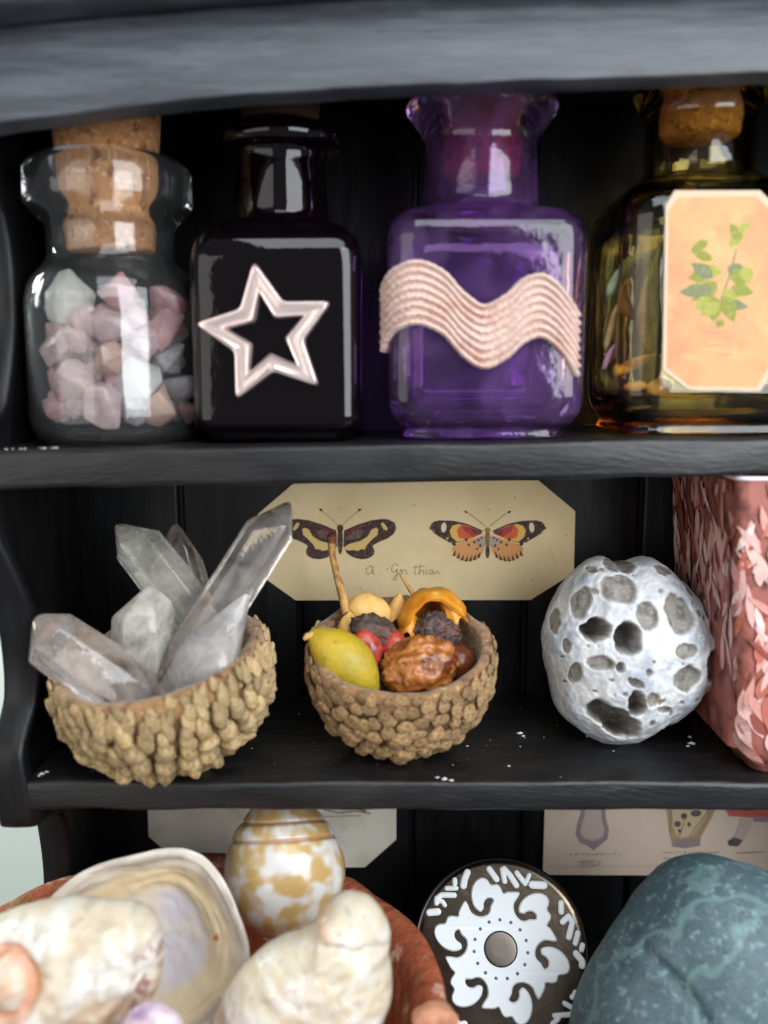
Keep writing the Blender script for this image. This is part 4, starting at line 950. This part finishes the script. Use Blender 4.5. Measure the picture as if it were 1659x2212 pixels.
p.poly(zp([(1245, 40), (1400, 40), (1390, 100), (1330, 190), (1270, 200), (1248, 150)]), ink('fan_light', 206, 184, 152))
for x, y, a, b in [(1268, 138, 15, 13), (1296, 104, 14, 14), (1348, 92, 24, 14), (1322, 62, 14, 10), (1278, 168, 9, 8), (1318, 140, 8, 10)]: p.ell(*ZM(x, y), a * .5, b * .5, SPD)
for q in [[(1300, 240), (1340, 160), (1410, 70)], [(1262, 225), (1290, 150), (1300, 120)], [(1340, 225), (1390, 130), (1430, 60)], [(1236, 180), (1240, 80)]]: p.line(zp(q), 1.8, ink('fan_line', 128, 100, 74))
p.poly(zp([(1250, 205), (1360, 200), (1368, 232), (1300, 244), (1245, 236)]), LG)
p.poly(zp([(1475, 40), (1760, 40), (1760, 100), (1660, 108), (1600, 112), (1490, 104), (1478, 80)]), ink('cap_red', 196, 92, 84))
p.poly(zp([(1600, 108), (1720, 100), (1660, 130), (1590, 128)]), LG)
p.poly(zp([(1540, 112), (1596, 118), (1580, 160), (1552, 215), (1530, 236), (1490, 232), (1484, 212), (1515, 190), (1530, 150)]), LV)
p.poly(zp([(1515, 195), (1550, 208), (1528, 236), (1490, 232), (1484, 212)]), SPD)
TXT = ink('faint_text', 150, 128, 116)
rn = random.Random(3)
for x0, x1, y in [(780, 1015, 268), (840, 930, 300), (845, 925, 312), (1205, 1440, 262), (1210, 1300, 285), (1520, 1640, 262), (850, 910, 322)]:
    x = x0
    while x < x1:
        w = rn.uniform(6, 16); p.line(zp([(x, y + rn.uniform(-3, 3)), (x + w * .5, y + rn.uniform(-5, 5)), (x + w, y + rn.uniform(-3, 3))]), 1.5, TXT); x += w + rn.choice([2, 3, 12])
p.line(zp([(700, 322), (1400, 318)]), .8, ink('card_line', 184, 164, 150))
p.build('mushroom_print', mc)

# ================================================================== clay bowl with shells
CLAY = pm('terracotta', lin(160, 82, 50), 0.8, noise_col=[(1.1, lin(124, 54, 30), 0.45, 0.72, 6), (1.6, lin(138, 110, 54), 0.58, 0.72, 5), (2.4, lin(206, 170, 150), 0.56, 0.70, 8)], bump=[(2.5, 0.8, 0.15), (9, 0.6, 0.05)])
bx, by, bz = -2.8, -1.2, -7.02; BR = 3.6
bowl = empty('clay_bowl', (bx, by, Z4), 'rough terracotta bowl heaped with seashells', 'bowl')
prof = [(0.0, -2.1), (1.3, -2.12), (1.5, -2.0), (2.2, -1.6), (2.85, -0.9), (3.16, -0.3), (3.28, -0.05), (3.24, 0.07), (3.12, 0.1), (2.98, 0.06), (2.86, -0.1), (2.7, -0.5), (2.3, -1.1), (1.6, -1.6), (0.0, -1.85)]
rings = []
for i, (h, z) in enumerate(prof):
    rr = []
    for k in range(96):
        a = 2 * math.pi * k / 96; q = Vector((math.cos(a) * 1.6, math.sin(a) * 1.6, z))
        d = 1 + .02 * noise.noise(q * 1.3) ; dz = .09 * noise.noise(q * 1.7) + .04 * noise.noise(q * 4)
        rr.append(Vector((h * 1.097 * d * math.cos(a), h * 1.097 * d * math.sin(a), z + dz)))
    rings.append(rr)
V, F = loft(rings); bm = bmesh.new(); vv = [bm.verts.new(v) for v in V]
for q in F:
    try: bm.faces.new([vv[i] for i in q])
    except ValueError: pass
bmesh.ops.remove_doubles(bm, verts=bm.verts, dist=1e-4); bmesh.ops.recalc_face_normals(bm, faces=bm.faces)
link('bowl_body', from_bm('bowl_body', bm), CLAY, bowl, (0, 0, bz - Z4))
o = rel(lump('rim_lump', 940, 2205, -1.75, 50, 38, 40, 0, lambda d: 1 + .1 * noise.noise(d * 2), pm('clay_pale', lin(196, 138, 108), .7, noise_col=[(2, lin(150, 84, 56), .45, .7, 4)])), bowl)

# shells
def pic_blob(name, pts, cpx, Y, depth, fn, mat, label, sub=6, catg='seashell', tilt=0.0):
    c = W(*cpx, Y); s = SC(*cpx, Y); pol = polar_fn(pts, cpx)
    def g(d):
        th = math.atan2(d.y, d.x); k = pol(th); u, v, w = k * d.x, k * d.y, d.z * depth
        u, v, w, col = fn(u, v, w, d)
        return ((AX_R * u + AX_U * v + AX_T * (w + tilt * v)) * s, col)
    o = link(name, ico_mesh(name, sub, g, True), mat, None, c); tag(o, label, catg, 'seashells in the clay bowl'); return o
SHELL = pm('seashell', (1, 1, 1), 0.45, attr=True, bump=[(5, 0.25, 0.05), (18, 0.2, 0.02)], sss=0.12, coat=0.15)
CONE = pm('glossy_cone_shell', (1, 1, 1), 0.25, attr=True, bump=[(6, 0.1, 0.03)], sss=0.08, coat=0.35)
NACRE = pm('nacre', (1, 1, 1), 0.32, attr=True, bump=[(3, 0.2, 0.06), (12, 0.15, 0.02)], sss=0.1, coat=0.25)
CRM, WHI, ORG, PUR, GRE, TNC = lin(208, 196, 174), lin(218, 214, 206), lin(214, 142, 98), lin(150, 92, 90), lin(204, 200, 188), lin(206, 182, 144)
# left worn whelk
def left_fn(u, v, w, d):
    x, y = 130 + u, 2110 - v
    n = fbm(Vector((u * .012, v * .012, 2))); n2 = fbm(Vector((u * .04, v * .04, 5)))
    rr = math.hypot(x - 58, (y - 2068) * .95); ang = math.atan2(y - 2068, x - 58)
    spi = rr - (34 + 9 * ang / math.pi)
    if d.z > 0:
        rg = math.sin(rr / 7.5 + ang * .8 + 2.0 * n); w += 2.4 * rg * sm(95, 150, rr) + 1.2 * math.sin(ang * 30 + 3 * n2) * sm(95, 150, rr)
        w += 34 * math.exp(-(rr / 40) ** 2) - 22 * math.exp(-((spi - 26) / 11) ** 2) + 12 * math.exp(-((rr - 100) / 40) ** 2) + n * 10 + n2 * 5
        w -= 10 * math.exp(-((y - 2052 - .18 * (x - 200)) / 14) ** 2) * sm(150, 230, x)
    c = mixc(CRM, WHI, sm(-.2, .4, n)); c = mixc(c, lin(176, 168, 150), sm(.1, .5, n2) * .6); c = mixc(c, lin(204, 168, 132), .4 * sm(.15, .5, -n))
    c = mixc(c, ORG, .75 * math.exp(-((spi - 24) / 15) ** 2)); c = mixc(c, ORG, .55 * math.exp(-((rr - 10) / 14) ** 2) * sm(0, 1, (x - 50) / 20)); c = mixc(c, ORG, .5 * sm(2110, 2190, y) * sm(190, 60, x) * sm(-.3, .3, n))
    band = sm(34, 12, abs(x - 326 + (y - 2090) * .12)) * sm(1990, 2030, y) * sm(2180, 2130, y); c = mixc(c, PUR, band * sm(-.05, .25, fbm(Vector((u * .05, v * .035, 9)))) * .9)
    return u, v, w, c
pic_blob('whelk_shell', [(-120, 2040), (-60, 2000), (0, 1978), (60, 1957), (130, 1945), (200, 1944), (240, 1950), (290, 1948), (330, 1970), (350, 2020), (352, 2080), (338, 2140), (305, 2185), (250, 2225), (200, 2270), (60, 2310), (-80, 2290), (-150, 2180)], (130, 2110), -1.7, 120, left_fn, SHELL, 'worn cream shell with orange spiral tip at front left of bowl')
def right_fn(u, v, w, d):
    x, y = 680 + u, 2130 - v
    n = fbm(Vector((u * .013, v * .013, 12))); n2 = fbm(Vector((u * .045, v * .045, 15)))
    if d.z > 0:
        k = math.hypot(x - 730, y - 1966)
        an = math.atan2(y - 1966, x - 730); rg = math.sin(k / 6.2 + an * .9 + 2.0 * n); w += 10 * math.exp(-(k / 34) ** 2) - 9 * math.exp(-((k - 40 - 5 * an) / 8) ** 2) * sm(2040, 1995, y) + (1.0 * rg + .5 * math.sin(an * 26 + 3 * n2)) * sm(50, 110, k) + n * 9 + n2 * 3
        w -= 12 * math.exp(-((y - 2016 - .16 * (x - 760)) / 9) ** 2) * sm(690, 730, x)
        w += 7 * math.exp(-((y - 2075 + (x - 640) * .55) / 14) ** 2)
    k = math.hypot(x - 730, y - 1966); an = math.atan2(y - 1966, x - 730); rg = math.sin(k / 6.2 + an * .9 + 2.0 * n)
    c = mixc(CRM, WHI, sm(-.1, .35, n)); c = mixc(c, GRE, sm(0, .5, -n) * .5); c = mixc(c, lin(184, 168, 142), .25 * sm(.3, 1, -rg) * sm(50, 110, k)); c = mixc(c, lin(206, 188, 152), sm(.05, .4, n2) * .6); c = mixc(c, lin(166, 150, 130), .5 * sm(.3, .6, -n2))
    k = math.hypot(x - 722, y - 1965); c = mixc(c, lin(222, 176, 138), .7 * math.exp(-((k - 24) / 14) ** 2) * sm(740, 700, x))
    c = mixc(c, lin(214, 170, 156), .4 * math.exp(-(((x - 812) / 14) ** 2 + ((y - 2032) / 10) ** 2)))
    return u, v, w, c
pic_blob('whelk_shell', [(455, 2230), (476, 2170), (505, 2116), (545, 2070), (590, 2036), (640, 2019), (672, 2004), (688, 1990), (692, 1968), (706, 1946), (732, 1932), (762, 1927), (798, 1936), (826, 1968), (844, 2012), (838, 2060), (847, 2120), (842, 2170), (815, 2220), (760, 2290), (600, 2320), (480, 2300)], (680, 2130), -1.55, 110, right_fn, SHELL, 'bumpy cream whelk shell with knobbed tip at front right of bowl')
# purple bit
pic_blob('shell_fragment', [(250, 2230), (275, 2190), (310, 2166), (345, 2166), (375, 2185), (400, 2230), (380, 2280), (270, 2280)], (325, 2225), -2.5, 40, lambda u, v, w, d: (u, v, w, mixc(mixc(lin(150, 124, 152), lin(214, 204, 214), sm(-20, 40, u)), lin(200, 176, 186), sm(-.2, .3, fbm(Vector((u * .03, v * .05, 2)))))), NACRE, 'small lilac shell at the bottom between the two whelks', 4)
# oyster: an open dished valve with a thick layered lip
opts = [(80, 1990), (105, 1940), (150, 1908), (215, 1884), (290, 1864), (350, 1854), (392, 1851), (422, 1858), (447, 1880), (470, 1910), (494, 1948), (518, 1994), (534, 2046), (545, 2120), (490, 2190), (400, 2250), (250, 2280), (90, 2230), (30, 2100)]
ocp = (330, 2060); OY_ = -0.75; oc = W(*ocp, OY_); os_ = SC(*ocp, OY_); opol = polar_fn(opts, ocp, 60)
V = []; Cc = []; F = []; nt, nr = 120, 34
def oy(ro, th, side):
    k = lerp(185, opol(th) * (1 + .022 * noise.noise(Vector((math.cos(th) * 4, math.sin(th) * 4, 3)))), sm(.35, .95, ro)) * ro; u, v = k * math.cos(th), k * math.sin(th); n = fbm(Vector((u * .012, v * .012, 21))); n2 = fbm(Vector((math.cos(th) * 1.5, math.sin(th) * 1.5, ro * 16)))
    dish = -80 * (1 - ro ** 2.0); step = 8 * sm(.56, .64, ro + .03 * math.sin(th * 3)) + 4 * sm(.78, .84, ro + .02 * math.sin(th * 5 + 1))
    w = dish + step + n * 6 + (n2 * 7 + 1.8 * math.sin(ro * 95 + 3 * n) if ro > .66 else n2 * 1) - 10 * sm(.94, 1.0, ro)
    if side: w = dish - 7 + n * 6 - 12 * (1 - ro)
    c = mixc(lin(190, 186, 192), lin(202, 192, 178), sm(-.3, .4, n)); c = mixc(c, lin(208, 192, 160), sm(.5, .62, ro)); c = mixc(c, lin(196, 166, 124), .6 * math.exp(-((ro - .70) / .045) ** 2) * (.5 + .5 * math.cos(th - 2.2)))
    c = mixc(c, lin(206, 196, 182), sm(.80, .86, ro)); c = mixc(c, lin(150, 138, 128), .75 * sm(.78, .85, ro) * sm(-.05, .3, n2)); c = mixc(c, lin(212, 206, 196), .4 * sm(.95, .99, ro))
    if math.hypot(330 + u - 531 * .0 - 460, 2060 - v - 2043) < 6 and not side: c = lin(196, 70, 40)
    return oc + (AX_R * u + AX_U * v + AX_T * (w + .25 * v * -1)) * os_, c
for side in (0, 1):
    for i in range(nr + 1):
        for j in range(nt):
            p_, c_ = oy(max(i / nr, .004), -math.pi + 2 * math.pi * j / nt, side); V.append(p_ - oc); Cc.append(c_)
B = (nr + 1) * nt
for i in range(nr):
    for j in range(nt):
        a, b = i * nt + j, i * nt + (j + 1) % nt
        F.append((a, a + nt, b + nt, b)); F.append((B + a, B + b, B + b + nt, B + a + nt))
for j in range(nt):
    a, b = nr * nt + j, nr * nt + (j + 1) % nt; F.append((a, B + a, B + b, b))
F.append(tuple(range(nt))); F.append(tuple(B + k for k in reversed(range(nt))))
me = mesh_of('oyster_shell', V, F); at_ = me.color_attributes.new('pigment', 'FLOAT_COLOR', 'POINT'); at_.data.foreach_set('color', [q for c_ in Cc for q in (*c_, 1.0)])
o = link('oyster_shell', me, NACRE, None, oc); tag(o, 'open oyster shell showing its pearly hollow inside', 'seashell', 'seashells in the clay bowl')
# spotted cone shell
pa, pz = W(600, 1692, 1.25), W(628, 2030, 0.35); ax = pz - pa; Lc = ax.length; sc_ = SC(610, 1860, .9)
prof = [(0, 2), (.05, 26), (.10, 46), (.16, 66), (.22, 84), (.28, 100), (.36, 114), (.45, 124), (.55, 129), (.66, 126), (.76, 114), (.86, 94), (.94, 66), (.985, 36), (1.0, 8)]
zc = ax.normalized(); xc = (AX_R - zc * AX_R.dot(zc)).normalized(); yc = zc.cross(xc)
V = []; Cc = []; na, nb = 200, 170
def prad(t):
    for i in range(len(prof) - 1):
        if t <= prof[i + 1][0]:
            q = [prof[max(i - 1, 0)][1], prof[i][1], prof[i + 1][1], prof[min(i + 2, len(prof) - 1)][1]]
            return cat(*q, (t - prof[i][0]) / (prof[i + 1][0] - prof[i][0]))
    return 8
GLD, CWH, RBR = lin(190, 158, 100), lin(214, 212, 208), lin(160, 112, 80)
for i in range(na + 1):
    t = i / na
    for j in range(nb):
        a = 2 * math.pi * j / nb; r = prad(t)
        turn = (t * 9.0 + a / (2 * math.pi)) % 1.0; up_ = sm(.46, .40, t + .06 * math.cos(a - 2.2))
        r -= 5.5 * up_ * math.exp(-((turn - .5) / .10) ** 2)
        q = Vector((math.cos(a) * 1.5, math.sin(a) * 1.5, t * 4.2)); n = noise.noise(q * 1.75 + Vector((3, 0, 0))) + .45 * noise.noise(q * 3)
        c = mixc(GLD, CWH, sm(-.22, .42, n + .05 + .3 * noise.noise(q * 5))); c = mixc(c, mixc(GLD, CWH, .45), .6 * sm(.2, .5, noise.noise(q * 2.1 + Vector((8, 2, 0))))); c = mixc(c, RBR, .8 * up_ * math.exp(-((turn - .5) / .13) ** 2)); c = mixc(c, lin(188, 160, 86), .5 * sm(.75, .95, t))
        V.append(zc * (Lc * t) + (xc * math.cos(a) + yc * math.sin(a)) * r * sc_); Cc.append(c)
F = [(i * nb + j, i * nb + (j + 1) % nb, (i + 1) * nb + (j + 1) % nb, (i + 1) * nb + j) for i in range(na) for j in range(nb)]
F += [tuple(reversed(range(nb))), tuple(range(na * nb, na * nb + nb))]
bm = bmesh.new(); vv = [bm.verts.new(v) for v in V]
for q in F: bm.faces.new([vv[i] for i in q])
bmesh.ops.recalc_face_normals(bm, faces=bm.faces)
me = from_bm('cone_shell', bm); at_ = me.color_attributes.new('pigment', 'FLOAT_COLOR', 'POINT'); at_.data.foreach_set('color', [q for c_ in Cc for q in (*c_, 1.0)])
o = link('cone_shell', me, CONE, None, pa); tag(o, 'glossy cone shell blotched gold and white standing upright in bowl', 'seashell', 'seashells in the clay bowl')

# ================================================================== enamelled disc
DY = 1.25; dcx, dcy = 1082, 2050
dc = W(dcx, dcy, DY); ds = SC(dcx, dcy, DY)
tow = (CAM - dc).normalized(); dx_ = (AX_R - tow * AX_R.dot(tow)).normalized(); dy_ = tow.cross(dx_)
METAL = pm('antique_metal', lin(104, 92, 78), 0.22, metal=1.0, noise_col=[(3, lin(120, 106, 96), .45, .75, 5)], bump=[(7, .12, .03)])
METALD = pm('dark_metal_edge', lin(60, 56, 54), 0.3, metal=1.0)
ENAM = pm('white_enamel', (0.86, 0.90, 0.92), 0.16, coat=0.3)
DR = 187 * ds
disc = empty('enamel_disc', dc - dy_ * DR, 'round metal disc with white enamel swirl pattern beside the teal pebble', 'disc')
bpy.context.view_layer.update()
def DP(x, y, h):                                   # zoom pixels about the disc centre, slightly domed
    u, v = x * ds / 4.174, -y * ds / 4.174; r2 = (u * u + v * v) / DR ** 2
    return dc + dx_ * u + dy_ * v + tow * (h - 0.012 * r2)
def disc_rings(prof, n=72): return [[DP(r * math.cos(2 * math.pi * k / n), r * math.sin(2 * math.pi * k / n), h) for k in range(n)] for r, h in prof]
def disc_part(name, prof, mat):
    V, F = loft(disc_rings(prof)); bm = bmesh.new(); vv = [bm.verts.new(v) for v in V]
    for q in F: bm.faces.new([vv[i] for i in q])
    bmesh.ops.recalc_face_normals(bm, faces=bm.faces); return rel(link(name, from_bm(name, bm, True, 50), mat), disc)
disc_part('plate', [(0.5, 0)] + [(r, 0) for r in range(60, 761, 50)] + [(765, -.01), (772, -.06), (760, -.14), (1, -.14)], METAL)
disc_part('edge_band', [(752, -.02), (756, .025), (768, .035), (781, .02), (785, -.05), (775, -.15), (756, -.15)], METALD)
def slab(name, polys, h0, h1, mat, bevel=.018):
    bm = bmesh.new()
    for poly in polys:
        def area(p_): return sum(p_[i][0] * p_[(i + 1) % len(p_)][1] - p_[(i + 1) % len(p_)][0] * p_[i][1] for i in range(len(p_)))
        if area(poly) > 0: poly = poly[::-1]
        k = len(poly)
        ins = []
        for i in range(k):
            a, b, c_ = Vector(poly[i - 1]), Vector(poly[i]), Vector(poly[(i + 1) % k]); t = (c_ - a).normalized(); ins.append(b + Vector((t.y * -1, t.x)) * -0.0 + Vector((-t.y, t.x)) * -12)
        A = [bm.verts.new(DP(x, y, h0)) for x, y in poly]; Bv = [bm.verts.new(DP(x, y, h1 - bevel)) for x, y in poly]; Cv = [bm.verts.new(DP(p_.x, p_.y, h1)) for p_ in ins]
        for P_, Q_ in ((A, Bv), (Bv, Cv)):
            for i in range(k): bm.faces.new([P_[i], P_[(i + 1) % k], Q_[(i + 1) % k], Q_[i]])
        for tri in tessellate_polygon([[Vector((p_.x, p_.y, 0)) for p_ in ins]]):
            try: bm.faces.new([Cv[q] for q in tri])
            except ValueError: pass
    bmesh.ops.recalc_face_normals(bm, faces=bm.faces)
    return rel(link(name, from_bm(name, bm, True, 20), mat), disc)
def smooth_closed(pts, m=4):
    o = []; k = len(pts)
    for i in range(k):
        a, b, c_, d = pts[i - 1], pts[i], pts[(i + 1) % k], pts[(i + 2) % k]
        for j in range(m): o.append((cat(a[0], b[0], c_[0], d[0], j / m), cat(a[1], b[1], c_[1], d[1], j / m)))
    return o
arm = [(470, 415), (500, 440), (525, 500), (560, 530), (610, 545), (665, 535), (697, 505), (710, 455), (735, 412), (705, 392), (668, 405), (648, 440), (645, 480), (612, 508), (570, 478), (542, 425), (534, 355), (556, 280), (600, 228), (650, 214), (692, 236), (722, 276), (775, 272), (808, 300), (832, 350), (872, 338)]
cen = (785, 815); outline = []
a0 = math.atan2(415 - 815, 470 - 785); 
for k in range(6):
    for (x, y) in arm:
        dx0, dy0 = x - cen[0], y - cen[1]; a = R(60 * k); outline.append((dx0 * math.cos(a) - dy0 * math.sin(a), dx0 * math.sin(a) + dy0 * math.cos(a)))
outline = smooth_closed(outline, 3)
sw = slab('enamel_swirl', [outline], 0.0, 0.10, ENAM, .035); sw['label'] = 'raised white enamel swirl with six curling arms'
STUD = pm('dull_metal_stud', lin(120, 112, 104), 0.42, metal=1.0, bump=[(30, .2, .01)])
disc_part('centre_stud', [(1, .108), (60, .108), (126, .108), (136, .105), (138, .06), (138, .02)], STUD)
disc_part('stud_ring', [(136, .06), (138, .112), (143, .118), (149, .112), (150, .06)], METAL)
DOT = pm('dark_dot_enamel', lin(86, 92, 104), .3)  # dark blue-grey enamel of the ring of dots
for k in range(15):
    a = 2 * math.pi * (k + .3) / 15; x, y = 240 * math.cos(a), 240 * math.sin(a)
    rg = [[DP(x + r * math.cos(2 * math.pi * j / 10), y + r * math.sin(2 * math.pi * j / 10), h) for j in range(10)] for r, h in ((15, .098), (14, .104), (8, .107), (1, .108))]
    V, F = loft(rg); rel(link('enamel_dot', mesh_of('enamel_dot', V, F), DOT), disc)
strokes = [([(145, 512), (225, 505)], 62), ([(215, 430), (215, 392), (262, 362), (380, 365)], 48), ([(215, 405), (270, 420), (290, 450)], 40), ([(310, 305), (400, 305)], 42), ([(388, 232), (388, 265)], 46), ([(508, 168), (480, 225), (468, 285)], 62), ([(712, 140), (775, 230)], 56), ([(832, 145), (850, 250)], 46), ([(850, 140), (900, 195), (955, 285)], 52), ([(965, 175), (1035, 270)], 46), ([(1078, 195), (1050, 250)], 40), ([(1100, 280), (1205, 285)], 70),
           ([(1350, 435), (1345, 510)], 52), ([(1350, 595), (1410, 545), (1438, 600), (1395, 720)], 52), ([(1480, 685), (1448, 770)], 48), ([(1512, 785), (1500, 820)], 46), ([(1448, 852), (1530, 955)], 58), ([(1385, 1195), (1455, 1180)], 46), ([(1315, 1245), (1395, 1285), (1370, 1330), (1220, 1340)], 42), ([(1208, 1415), (1300, 1415)], 42), ([(325, 1450), (435, 1410)], 58), ([(500, 1480), (540, 1560)], 50), ([(575, 1460), (625, 1555)], 50), ([(420, 1505), (440, 1540)], 44), ([(1110, 1440), (1120, 1500)], 44), ([(700, 1500), (720, 1545)], 40), ([(1205, 1490), (1190, 1520)], 40)]
for pts, w in strokes:
    pl = [(x - cen[0], y - cen[1]) for x, y in pts]
    dn = []
    for i in range(len(pl) - 1):
        for k in range(6): dn.append((lerp(pl[i][0], pl[i + 1][0], k / 6), lerp(pl[i][1], pl[i + 1][1], k / 6)))
    dn.append(pl[-1])
    if math.hypot(*dn[0]) > 735 or math.hypot(*dn[-1]) > 735:
        dn = [(x * min(1, 720 / math.hypot(x, y)), y * min(1, 720 / math.hypot(x, y))) for x, y in dn]
    L_, R_ = [], []
    for i, (x, y) in enumerate(dn):
        x0, y0 = dn[max(i - 1, 0)]; x1, y1 = dn[min(i + 1, len(dn) - 1)]; l = math.hypot(x1 - x0, y1 - y0) or 1; nx, ny = -(y1 - y0) / l, (x1 - x0) / l
        L_.append((x + nx * w / 2, y + ny * w / 2)); R_.append((x - nx * w / 2, y - ny * w / 2))
    def capp(c_, p_, n_=5):
        a = math.atan2(p_[1] - c_[1], p_[0] - c_[0]); return [(c_[0] + w / 2 * math.cos(a - math.pi * k / n_), c_[1] + w / 2 * math.sin(a - math.pi * k / n_)) for k in range(1, n_)]
    slab('enamel_stroke', [L_ + capp(dn[-1], L_[-1]) + R_[::-1] + capp(dn[0], R_[0])], 0.0, 0.07, ENAM, .02)
# stand foot at the back so that the disc leans
rel(link('stand', tube_mesh('stand', [dc - tow * .2, dc - tow * .2 + Vector((0, .45, -.5)), Vector((dc.x, dc.y + 1.0, Z4 + .08))], [.12, .1, .1]), METALD), disc)

# ================================================================== teal pebble
PEB = pm('teal_stone', lin(76, 97, 103), 0.6, noise_col=[(0.9, lin(56, 78, 84), 0.4, 0.7, 6), (9, lin(112, 136, 142), 0.53, 0.66, 6), (26, lin(46, 62, 66), 0.54, 0.7, 3), (40, lin(128, 150, 152), 0.62, 0.74, 3)], bump=[(5, 0.3, 0.04), (24, 0.35, 0.015)])
nt_ = PEB.node_tree; N_ = nt_.nodes; K_ = nt_.links
tc = [n for n in N_ if n.type == 'TEX_COORD'][0]; bs = N_['Principled BSDF']; cur = bs.inputs['Base Color'].links[0].from_socket
for off, rot_, colv, th_ in ((0.0, (0.4, 0.2, 0.5), lin(116, 146, 142), .014), (2.3, (1.1, -.5, -.6), lin(112, 144, 138), .012)):
    mp = N_.new('ShaderNodeMapping'); mp.inputs['Rotation'].default_value = rot_; mp.inputs['Location'].default_value = (off, off, off); K_.new(tc.outputs['Object'], mp.inputs[0])
    ns = N_.new('ShaderNodeTexNoise'); ns.inputs['Scale'].default_value = .24; ns.inputs['Detail'].default_value = 5; ns.inputs['Roughness'].default_value = .45; K_.new(mp.outputs[0], ns.inputs['Vector'])
    ma = N_.new('ShaderNodeMath'); ma.operation = 'SUBTRACT'; ma.inputs[1].default_value = .5; K_.new(ns.outputs['Fac'], ma.inputs[0])
    ab = N_.new('ShaderNodeMath'); ab.operation = 'ABSOLUTE'; K_.new(ma.outputs[0], ab.inputs[0])
    mr = N_.new('ShaderNodeMapRange'); mr.interpolation_type = 'SMOOTHSTEP'; mr.inputs[1].default_value = th_ * .8; mr.inputs[2].default_value = 0.002; mr.inputs[3].default_value = 0; mr.inputs[4].default_value = .45; K_.new(ab.outputs[0], mr.inputs[0])
    mx = N_.new('ShaderNodeMix'); mx.data_type = 'RGBA'; K_.new(mr.outputs[0], mx.inputs[0]); K_.new(cur, mx.inputs[6]); mx.inputs[7].default_value = (*colv, 1); cur = mx.outputs[2]
K_.new(cur, bs.inputs['Base Color'])
pc = (1600, 2152); pY = -0.3; pcw = W(*pc, pY); ps = SC(*pc, pY)
ppol = polar_fn([(1228, 2270), (1235, 2212), (1256, 2140), (1300, 2062), (1352, 1988), (1402, 1920), (1446, 1878), (1492, 1857), (1548, 1852), (1604, 1868), (1660, 1885), (1760, 1935), (1850, 2040), (1880, 2180), (1830, 2330), (1650, 2430), (1420, 2410), (1280, 2340)], pc)
def crease(x, y):
    pts = [(1370, 2010), (1420, 2045), (1450, 2085), (1480, 2125), (1525, 2150), (1580, 2165), (1625, 2158)]
    best = 1e9
    for i in range(len(pts) - 1):
        ax_, ay_ = pts[i]; bx_, by_ = pts[i + 1]; l2 = (bx_ - ax_) ** 2 + (by_ - ay_) ** 2
        t = max(0, min(1, ((x - ax_) * (bx_ - ax_) + (y - ay_) * (by_ - ay_)) / l2)); best = min(best, math.hypot(x - ax_ - t * (bx_ - ax_), y - ay_ - t * (by_ - ay_)))
    return best
def peb(d):
    th = math.atan2(d.y, d.x); k = ppol(th); u, v, w = k * d.x, k * d.y, d.z * 230
    n = fbm(d * 1.6); w += n * 10; x, y = pc[0] + u, pc[1] - v
    if d.z > 0: w -= 15 * math.exp(-(crease(x, y) / 11) ** 2); w += 8 * math.exp(-(crease(x, y + 20) / 18) ** 2)
    return (AX_R * u + AX_U * v + AX_T * w) * ps
o = link('teal_pebble', ico_mesh('teal_pebble', 6, peb), PEB, None, pcw); tag(o, 'large smooth teal stone with pale green veins at bottom right', 'pebble')

# ================================================================== specks of dust and glue on the shelves
DUST = pm('white_fleck', (0.6, 0.6, 0.58), 0.8)
rn = random.Random(9); V = []; F = []
def fleck(p, s):
    b = len(V); k = 6
    V.append(p + Vector((0, 0, s * .5)))
    for j in range(k): a = 2 * math.pi * j / k; V.append(p + Vector((math.cos(a) * s * rn.uniform(.5, 1.2), math.sin(a) * s * rn.uniform(.5, 1.2), 0.004)))
    for j in range(k): F.append((b, b + 1 + j, b + 1 + (j + 1) % k))
def on_shelf(px, py, z): 
    d = AX_F + AX_R * ((px - 829.5) / FPX) - AX_U * ((py - 1106.0) / FPX); t = (z - CAM.z) / d.z; return CAM + d * t
for px, py, s in [(1124, 1584, .055), (1130, 1590, .035), (1490, 1592, .05), (1494, 1606, .06), (1486, 1612, .04), (960, 1683, .05), (975, 1686, .04), (945, 1680, .035), (1010, 1612, .03), (1100, 1655, .03), (1270, 1590, .06), (90, 1672, .05), (100, 1668, .04), (85, 1676, .03)]: fleck(on_shelf(px, py, Z3 + .008), s)
for i in range(60): fleck(Vector((rn.uniform(-4.4, 4.6), rn.uniform(.1, 3.3), Z3 + .012)), rn.choice([.006, .009, .012, .016]))
for i in range(14): x = rn.uniform(-5.0, -4.3); fleck(Vector((x, rn.uniform(.05, .25), shelf2_z(x) + .01)), rn.uniform(.01, .035))
o = link('dust_flecks', mesh_of('dust_flecks', V, F, False), DUST); o['kind'] = 'stuff'; o['label'] = 'tiny white flecks of dust and glue on the shelves'
